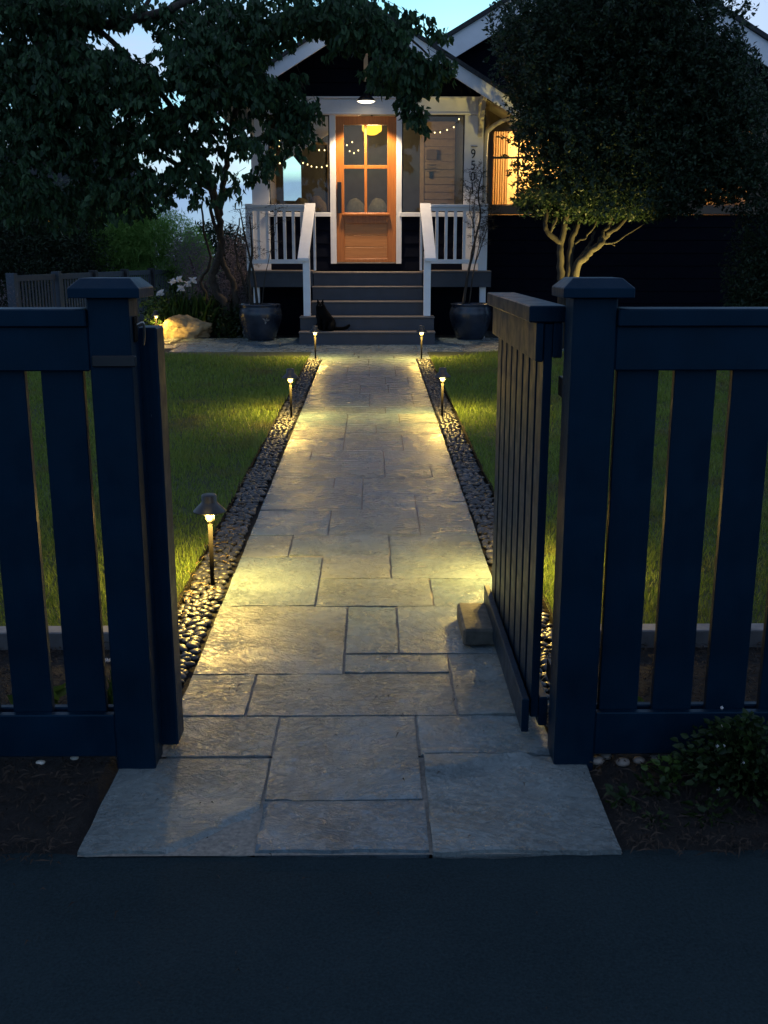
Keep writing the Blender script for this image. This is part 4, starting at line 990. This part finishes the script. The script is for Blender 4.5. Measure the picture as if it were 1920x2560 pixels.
GAPS = [(grn.uniform(-2.7, -1.05), grn.uniform(2.3, 3.15), grn.uniform(.03, .07), grn.uniform(.03, .09)) for _ in range(17)] + [(grn.uniform(-4.4, -2.8), grn.uniform(2.0, 3.9), grn.uniform(.02, .05), grn.uniform(.03, .07)) for _ in range(7)] + [(-.10, 3.56, .04, .19), (-2.664, 3.677, .13, .15), (-2.42, 3.46, .06, .06), (-3.63, 2.23, .13, .07), (-3.03, 3.71, .15, .05), (-2.95, 2.9, .05, .08), (-3.4, 2.75, .06, .05), (-1.05, 3.44, .17, .10), (-.68, 3.64, .20, .09), (-.88, 3.52, .15, .08)]
T1 = empty('broadleaf_tree', (-2.05, 14.75, gz(14.75)), label='large dark broadleaf tree overhanging the left lawn and the entry gable', cat='tree')
tw = Vector((-2.05, 14.75, gz(14.75)))
clumps = []
for (x, z, rx, rz, w_) in LC:
    thin = rx < .3
    clumps.append((x, z, rx, rz, w_, 12.6 if thin else 12.6 + rnd.uniform(-.25, .35), .16 if thin else .75))
TWP = clump_points(clumps, 860, 0)
# twigs: each carries a small spray of leaves
k = np.ones(len(TWP), bool)
for gx, gz_, rx, rz in GAPS:
    xx = TWP[:, 0] * 12.6 / TWP[:, 1]; zz = 1.3 + (TWP[:, 2] - 1.3) * 12.6 / TWP[:, 1]
    k &= ~((((xx - gx) / (rx + .05)) ** 2 + ((zz - gz_) / (rz + .05)) ** 2) < 1)
TWP = TWP[k]
bm = bmesh.new(); P = []; D = []
sub = nr.choice(len(TWP), min(len(TWP), 1000), replace=False); subset = set(sub.tolist())
for i, p in enumerate(TWP):
    a = nr.uniform(0, 2 * np.pi); d = np.array([math.cos(a), math.sin(a), -.55]); d /= np.linalg.norm(d)
    ln = nr.uniform(.08, .22)
    if i in subset: tube_bm(bm, [Vector(p) - tw - Vector(d * .1), Vector(p) - tw + Vector(d * ln)], [.004, .0015], 3)
    for q in range(nr.integers(7, 13)):
        u = nr.random(); P.append(p + d * ln * u + nr.normal(size=3) * .018); s = nr.normal(size=3) * .45; D.append(d * .35 + s * .7 + np.array([0, 0, -.75]))
P = np.array(P) - np.array(tw); D = np.array(D); n = len(P)
V, F, T = leaves_arrays(P, D, nr.uniform(.060, .115, n), nr.uniform(.030, .056, n))
link('crown', np_mesh('crown', V, F, T), 'maple', T1, kind='stuff')
link('twigs', finish(bm, 'twigs'), 'bark', T1, kind='stuff')
bm = bmesh.new()
def limb(pts, r0, r1, jit=.02):
    q = curve_pts([Vector(p) - tw for p in pts], 4, jit); tube_bm(bm, q, list(np.linspace(r0, r1, len(q))), 9)
limb([(-2.02, 14.75, .1), (-2.05, 14.75, .50), (-2.20, 14.75, .85), (-2.24, 14.7, 1.05), (-2.10, 14.6, 1.30), (-2.06, 14.5, 1.55), (-2.05, 14.3, 1.80), (-1.98, 14.1, 2.0), (-1.90, 13.8, 2.25), (-1.77, 13.4, 2.6), (-1.6, 13.2, 3.2)], .065, .032)
limb([(-2.0, 14.78, .15), (-1.93, 14.8, .6), (-1.96, 14.8, .9), (-2.05, 14.7, 1.15), (-2.10, 14.6, 1.30)], .045, .040)
limb([(-2.12, 14.9, .2), (-2.35, 14.9, .7), (-2.42, 14.85, 1.0), (-2.25, 14.7, 1.2), (-2.30, 14.5, 1.6), (-2.25, 14.2, 2.0)], .030, .012)
limb([(-1.9, 14.9, .2), (-1.80, 14.9, .8), (-1.92, 14.8, 1.3), (-1.82, 14.6, 1.8)], .022, .008)
limb([(-2.06, 14.5, 1.55), (-2.12, 14.2, 1.8), (-2.10, 13.9, 2.05), (-2.15, 13.6, 2.4)], .030, .014)
limb([(-2.05, 14.3, 1.8), (-2.03, 13.8, 2.05), (-2.02, 13.3, 2.3), (-2.3, 13.0, 2.9), (-2.7, 12.7, 3.4), (-3.2, 12.6, 3.9)], .04, .03)
limb([(-2.0, 13.4, 2.1), (-2.6, 13.2, 2.5), (-3.3, 13, 2.8), (-4.0, 13, 3.3)], .035, .015)
limb([(-1.7, 13.3, 2.9), (-1.35, 13.2, 3.6), (-.7, 12.9, 4.02), (.1, 12.7, 3.92), (.65, 12.6, 3.5)], .035, .010, .01)
limb([(-.1, 12.7, 3.73), (.2, 12.6, 3.4), (.42, 12.6, 3.15), (.53, 12.6, 2.92)], .010, .004, .005)
limb([(-3.9, 12.7, 3.55), (-3.3, 12.6, 3.80), (-2.95, 12.6, 3.84), (-2.3, 12.6, 3.98), (-1.8, 12.6, 4.2)], .07, .035, .01)
limb([(-2.9, 12.6, 3.85), (-2.6, 12.6, 3.95), (-2.45, 12.6, 4.2)], .04, .02, .01)
link('trunk', finish(bm, 'trunk', True), 'bark', T1)

# right tree: dense small oval leaves over several pale stems
T2 = empty('round_tree', (2.42, 13.0, gz(13)), label='dense rounded small-leaved tree with several pale stems, right of the entry', cat='tree')
tw2 = np.array(T2.location)
RC = [(2.3, 3.9, .85, .7, 1.1), (3.0, 4.1, 1.0, .9, 1), (3.55, 3.85, .80, .85, 1), (2.3, 3.1, .72, .75, 1), (3.0, 3.1, 1.0, .9, 1), (3.8, 3.0, .85, .85, 1), (2.25, 2.45, .62, .55, .9), (2.9, 2.4, .9, .65, 1), (3.7, 2.4, .9, .65, 1), (2.45, 2.05, .45, .32, .8), (2.75, 1.98, .5, .27, 1), (3.3, 2.05, .6, .33, 1), (4.1, 2.3, .55, .4, 1), (1.75, 3.6, .35, .45, .7), (3.95, 3.5, .5, .5, .8), (2.05, 3.0, .36, .55, .9), (2.0, 2.05, .28, .25, .6), (4.3, 2.7, .55, .6, 1), (4.15, 3.1, .45, .6, 1), (1.75, 4.0, .35, .35, .8), (2.25, 1.92, .38, .20, 1), (2.65, 1.83, .42, .17, 1.1), (3.05, 1.87, .48, .19, 1), (2.85, 1.78, .28, .12, .9), (2.35, 1.80, .25, .14, .7), (3.55, 1.93, .5, .20, 1), (4.55, 2.25, .55, .45, 1), (2.0, 1.95, .25, .2, .7)]
cl2 = [(x, z, rx, rz, w_, 13.1 + rnd.uniform(-.2, .2), .9) for (x, z, rx, rz, w_) in RC]
TP = clump_points(cl2, 1500, 0); P = []; D = []
for p in TP:
    a = nr.uniform(0, 2 * np.pi); d = np.array([math.cos(a), math.sin(a), nr.uniform(-.3, .5)]); ln = nr.uniform(.05, .16)
    m_ = 11; u = nr.random(m_); P.append(p + d * (ln * u)[:, None] + nr.normal(size=(m_, 3)) * .015); D.append(d * .5 + nr.normal(size=(m_, 3)) * .7)
P = np.vstack(P) - tw2; D = np.vstack(D); n = len(P)
V, F, T = small_leaves(P, D, nr.uniform(.045, .075, n), nr.uniform(.020, .032, n)); print('oval leaves', n)
link('crown', np_mesh('crown', V, F, T), 'oval', T2, kind='stuff')
bm = bmesh.new(); twv = Vector(tw2)
def limb2(pts, r0, r1, jit=.012):
    q = curve_pts([Vector((p[0], p[1] if len(p) > 2 else 13.0, p[-1])) - twv for p in pts], 4, jit); tube_bm(bm, q, list(np.linspace(r0, r1, len(q))), 9)
limb2([(2.36, 13, .15), (2.35, 13, .8), (2.32, 13, 1.1), (2.30, 13, 1.34), (2.32, 13, 1.50), (2.34, 12.9, 1.9), (2.3, 12.8, 2.5)], .055, .03)
limb2([(2.31, 13, 1.46), (2.16, 13, 1.56), (2.10, 13, 1.66), (2.12, 13, 1.85), (2.0, 13, 2.3)], .038, .02)
limb2([(2.15, 13, 1.56), (2.20, 12.95, 1.68), (2.24, 12.9, 1.85)], .02, .012)
limb2([(2.42, 13, .2), (2.41, 13, 1.0), (2.43, 13, 1.34), (2.45, 13, 1.54), (2.50, 13, 1.68), (2.55, 13.1, 2.4)], .05, .028)
limb2([(2.45, 12.95, .2), (2.48, 12.95, 1.1), (2.57, 12.93, 1.26), (2.66, 12.9, 1.36), (2.755, 12.88, 1.44), (2.82, 12.88, 1.53), (2.90, 12.88, 1.60), (3.04, 12.9, 1.72), (3.3, 12.9, 2.2)], .058, .022)
limb2([(2.46, 13, 1.42), (2.52, 12.95, 1.49), (2.59, 12.93, 1.50), (2.62, 12.9, 1.57), (2.68, 12.9, 1.64), (2.75, 12.9, 1.9)], .016, .010)
limb2([(2.755, 12.88, 1.44), (2.80, 12.88, 1.58), (2.88, 12.88, 1.70), (2.9, 12.9, 2.0)], .034, .016)
limb2([(2.80, 12.87, 1.45), (2.90, 12.85, 1.455), (3.0, 12.85, 1.50), (3.27, 12.85, 1.68)], .016, .006)
limb2([(2.86, 12.86, 1.46), (2.93, 12.84, 1.42)], .008, .004)
limb2([(2.50, 13, 1.2), (2.60, 12.98, 1.36), (2.66, 12.96, 1.46), (2.70, 12.95, 1.6)], .028, .014)
link('trunk', finish(bm, 'trunk', True), 'palebark', T2)
# small garden uplight at the foot of that tree
ul = empty('garden_uplight', (2.98, 12.45, gz(12.45)), label='small garden spotlight aimed up into the round tree', cat='spotlight')
lathe('housing', [(0, .0), (.012, 0), (.012, .10), (.032, .12), (.035, .17), (.030, .172), (0, .165)], 'black', ul, (2.98, 12.45, gz(12.45)), 16)
l = bpy.data.lights.new('uplight', 'SPOT'); l.energy = 230; l.color = (1, .76, .20); l.spot_size = R(66); l.spot_blend = .7; l.shadow_soft_size = .02
lo = bpy.data.objects.new('uplight', l); C.objects.link(lo); lo.parent = ul; lo.location = (0, 0, .18)
lo.rotation_euler = (Vector((2.98, 12.45, .4)) - Vector((2.62, 12.95, 1.75))).to_track_quat('Z', 'Y').to_euler()

# background shrubs and hedges
def shrub(name, cs, per, mat, label, cat, leaf=(.05, .09), wd=(.015, .03), updir=0.0, trunk=True, group=None, m_=8):
    cx = np.mean([c[0] for c in cs]); cy = np.mean([c[1] for c in cs]); base = np.array([cx, cy, gz(cy)])
    t = empty(name, tuple(base), label=label, cat=cat)
    if group: t['group'] = group
    Pp = clump_points([(x, z, rx, rz, 1, y, ry) for (x, y, z, rx, ry, rz) in cs], per, 0); n = len(Pp) * m_
    P = np.repeat(Pp, m_, 0) + nr.normal(size=(n, 3)) * .05 - base; D = nr.normal(size=(n, 3)) + np.array([0, 0, updir])
    V, F, T = small_leaves(P, D, nr.uniform(*leaf, n), nr.uniform(*wd, n)); link('crown', np_mesh('crown', V, F, T), mat, t, kind='stuff')
    bm = bmesh.new()
    for (x, y, z, rx, ry, rz) in cs:
        tube_bm(bm, [Vector((x * .3 + cx * .7, y * .5 + cy * .5, gz(y))) - Vector(base), Vector((x * .7 + cx * .3, y, (z + gz(y)) / 2)) - Vector(base), Vector((x, y, z)) - Vector(base)], [.05, .035, .012], 6)
    link('trunk', finish(bm, 'trunk', True), 'bark', t)
    return t
shrub('evergreen_hedge', [(-6.9, 18, 1.0, .9, .7, 1.0), (-6.0, 18.2, 1.2, .9, .7, 1.1), (-5.1, 18.2, 1.1, .8, .7, 1.0), (-7.6, 18, 1.6, .8, .6, 1.3), (-6.4, 18.3, 2.0, .9, .6, .8), (-5.5, 18.3, 1.9, .7, .6, .6), (-4.7, 18.9, 1.5, .6, .5, .8), (-5.0, 19.2, 2.2, .7, .5, .6)], 1300, 'hedge', 'dark evergreen hedge behind the grey side fence at the far left', 'hedge')
shrub('feathery_shrub', [(-4.15, 18.6, 1.3, .75, .6, .9), (-3.9, 18.6, 1.75, .55, .5, .6), (-3.45, 18.8, 1.35, .5, .5, .7), (-3.2, 19, 1.1, .4, .4, .6), (-4.4, 18.5, 1.5, .5, .5, .8)], 2600, 'bright', 'bright green feathery shrub behind the side fence', 'shrub', (.05, .10), (.008, .016), .8)
shrub('purple_shrub', [(-2.75, 15.9, 1.30, .30, .3, .36), (-2.45, 15.4, .95, .35, .3, .40), (-1.95, 15.2, 1.25, .30, .25, .40), (-1.95, 15.1, .75, .32, .25, .45), (-2.3, 15.3, .65, .45, .3, .4)], 2600, 'purple', 'tangled purple-brown shrub between the dark trunk and the entry', 'shrub', (.02, .05), (.006, .012))
shrub('dark_bush', [(-2.15, 14.9, .42, .38, .3, .30), (-1.95, 14.6, .35, .3, .25, .22), (-2.6, 15.0, .5, .5, .3, .3), (-3.0, 15.1, .55, .3, .3, .25)], 1600, 'ground', 'low dark leafy bush at the foot of the broadleaf tree', 'bush', (.05, .10), (.02, .035))
shrub('reddish_bush', [(-4.45, 12.2, .75, .38, .3, .34), (-4.75, 12.0, .6, .3, .3, .4)], 900, 'purple', 'reddish-brown mounded bush at the near end of the side fence', 'bush', (.03, .07), (.004, .008), .5)
shrub('tall_hedge', [(5.35, 13.6, 1.2, .8, .6, 1.2), (5.6, 13.6, 2.4, .7, .6, 1.0), (5.0, 13.4, .8, .5, .5, .8)], 1300, 'hedge', 'tall near-black hedge at the far right beside the house', 'hedge')
shrub('leafy_plant', [(-3.05, 14.6, .62, .16, .15, .14), (-3.0, 14.45, .45, .12, .12, .10)], 900, 'iris', 'small bright-leaved plant behind the far left path light', 'plant', (.05, .09), (.02, .03))

shrub('distant_hedge', [(-3.6, 24, 1.2, .8, .5, .9), (-2.8, 24, 1.0, .8, .5, .9), (-2.0, 24, 1.1, .8, .5, .9), (-1.4, 24, 1.2, .6, .5, .9)], 900, 'hedge', 'dark hedge far behind, seen between the feathery shrub and the entry', 'hedge', (.08, .14), (.03, .05))
# iris clump with white flowers
ir = empty('iris_clump', (-2.65, 14.75, gz(14.7)), label='clump of white irises with sword leaves behind the boulder', cat='flowers')
P = []; D = []; n = 150
base = np.array(ir.location)
P = np.stack([nr.uniform(-2.95, -2.30, n), nr.uniform(14.65, 14.95, n), np.full(n, gz(14.7))], 1) - base; D = np.stack([nr.normal(0, .18, n), nr.normal(0, .15, n), np.ones(n)], 1)
V, F, T = leaves_arrays(P, D, nr.uniform(.35, .62, n), nr.uniform(.018, .030, n), curl=.12); link('leaves', np_mesh('leaves', V, F, T), 'iris', ir)
for (x, z) in [(-2.95, .80), (-2.79, .955), (-2.69, .985), (-2.58, .92), (-2.50, .965), (-2.66, .86)]:
    y = 14.62 + rnd.uniform(-.05, .08); b0 = Vector((x, y, z)); bv = Vector(base)
    bm = bmesh.new(); tube_bm(bm, [Vector((x * .6 + -2.65 * .4, 14.75, gz(14.7))) - bv, b0 - bv + Vector((0, 0, -.02))], [.006, .004], 5); link('stem', finish(bm, 'stem'), 'iris', ir)
    m_ = 7; Pp = np.tile(np.array(b0 - bv), (m_, 1)); a = np.arange(m_) * 2.4; Dd = np.stack([np.cos(a), np.sin(a), np.where(np.arange(m_) % 2, .9, -.35)], 1)
    V, F, T = leaves_arrays(Pp, Dd, nr.uniform(.055, .08, m_), nr.uniform(.045, .06, m_), curl=.35, fold=.2); f = link('flower', np_mesh('flower', V, F, T), 'petal', ir)

# right front bed: leafy ground plants, flowers, cobbles
def rosette(x, y, n, h, r, label, name='bed_plant', mat='ground', leaf=(.03, .06), cat='plant', z0=0):
    t = empty(name, (x, y, z0), label=label, cat=cat); a = nr.uniform(0, 2 * np.pi, n); rr = nr.uniform(0, r, n)
    P = np.stack([np.cos(a) * rr, np.sin(a) * rr, nr.uniform(.2, 1, n) * h * (1 - .5 * rr / r)], 1); D = np.stack([np.cos(a), np.sin(a), nr.uniform(-.4, .6, n)], 1) + nr.normal(size=(n, 3)) * .3
    ln = nr.uniform(*leaf, n); V, F, T = leaves_arrays(P, D, ln, ln * .62); link('leaves', np_mesh('leaves', V, F, T), mat, t, kind='stuff' if n > 300 else 'thing' if False else None)
    bm = bmesh.new()
    for i in range(0, n, 4): tube_bm(bm, [(0, 0, -.01), Vector(P[i])], [.002, .0012], 3)
    link('stems', finish(bm, 'stems'), mat, t); return t
rp = rosette(.93, 2.34, 1500, .20, .17, 'dark bushy plant with tiny white flowers at the right frame edge', leaf=(.012, .026))
for (x, y, z) in [(.84, 2.30, .135), (.86, 2.31, .13), (.87, 2.36, .16), (.845, 2.28, .03), (.855, 2.275, .03), (.88, 2.40, .19), (.90, 2.28, .10)]:
    m_ = 5; a = np.arange(m_) * 1.2566; V, F, T = small_leaves(np.tile(np.array([[x - .93, y - 2.34, z]]), (m_, 1)), np.stack([np.cos(a), np.full(m_, -.25), np.sin(a)], 1), np.full(m_, .0058), np.full(m_, .005)); link('flower', np_mesh('flower', V, F, T), 'petal', rp)
rosette(.62, 2.27, 26, .03, .045, 'small green leafy weed beside the right stone of the apron', leaf=(.016, .030))
rosette(.665, 2.18, 22, .02, .04, 'tiny sprig of leaves low in the mulch near the road', leaf=(.012, .022))
rosette(.76, 2.40, 60, .05, .06, 'yellow-green leafy weed in front of the right fence', mat='iris', leaf=(.015, .028))
rosette(.80, 2.20, 34, .03, .07, 'patch of dark green leaves low in the right bed near the road', leaf=(.014, .026))
rosette(.70, 2.31, 30, .035, .05, 'leafy sprig between the apron stone and the white-flowered bush', leaf=(.016, .028))
rosette(.74, 2.88, 30, .07, .05, 'pale-leaved seedling in the bed behind the right fence pickets', mat='iris', leaf=(.02, .035))
rosette(-.98, 2.80, 26, .08, .06, 'bright green leafy plant in the bed behind the left fence', mat='iris', leaf=(.04, .07))
tl = empty('strap_plant', (-.775, 2.80, 0), label='strap-leaved plant with a mauve flower behind the left pickets', cat='plant')
n = 12; V, F, T = leaves_arrays(nr.normal(size=(n, 3)) * .008 * np.array([1, 1, 0]), np.stack([nr.normal(0, .18, n), nr.normal(0, .2, n), np.ones(n)], 1), nr.uniform(.07, .13, n), nr.uniform(.006, .010, n)); link('leaves', np_mesh('leaves', V, F, T), 'iris', tl)
a = np.arange(8) * .785; V, F, T = small_leaves(np.tile(np.array([[.0, 0, .16]]), (8, 1)), np.stack([np.cos(a), np.sin(a), np.full(8, .3)], 1), np.full(8, .016), np.full(8, .01)); link('flower', np_mesh('flower', V, F, T), 'petal', tl)
for i, (x, y, s, lb) in enumerate([(.590, 2.475, .020, 'rounded cobble against the foot of the right post'), (.617, 2.50, .018, 'brown cobble second from the right post foot'), (.655, 2.465, .020, 'grey cobble third along under the right fence'), (.70, 2.475, .017, 'flat cobble in the mulch under the right fence'), (.745, 2.49, .014, 'small cobble farthest from the post under the right fence')]):
    blob('cobble', (x, y, .006), (s, s * .8, s * .6), 'cobble', None, seed=i, sub=2, label=lb, cat='cobble', group='cobbles under the right fence')
for i, (x, y, s, lb) in enumerate([(-.877, 2.475, .013, 'pale pebble on the mulch under the left fence, farther from the post'), (-.795, 2.50, .012, 'pale pebble on the mulch under the left fence, nearer the post')]):
    blob('pale_pebble', (x, y, .008), (s, s * .7, s * .5), 'pale', None, seed=i, sub=2, label=lb, cat='pebble', group='pale pebbles in the left bed')

# neighbour's lit shed window far left
nb = empty('neighbour_house', (-7.2, 24, gz(24)), label="neighbour's dark house with one lit orange window beyond the hedge", cat='house')
box('wall', -9.5, -5.0, 24, 24.3, .3, 2.75, 'siding', nb)
poly_prism('roof', [(-9.9, 2.75), (-4.7, 2.75), (-6.0, 3.5), (-8.6, 3.5)], 23.6, 26, 'shingle', nb)
wv = empty('window'); wv.parent = nb; wv.location = (0, 0, 0)
box('pane', -7.30, -7.02, 23.97, 23.99, 1.85, 2.20, 'farwin', wv, 0); box('frame', -7.33, -6.99, 23.992, 23.999, 1.82, 2.23, 'brown', wv)
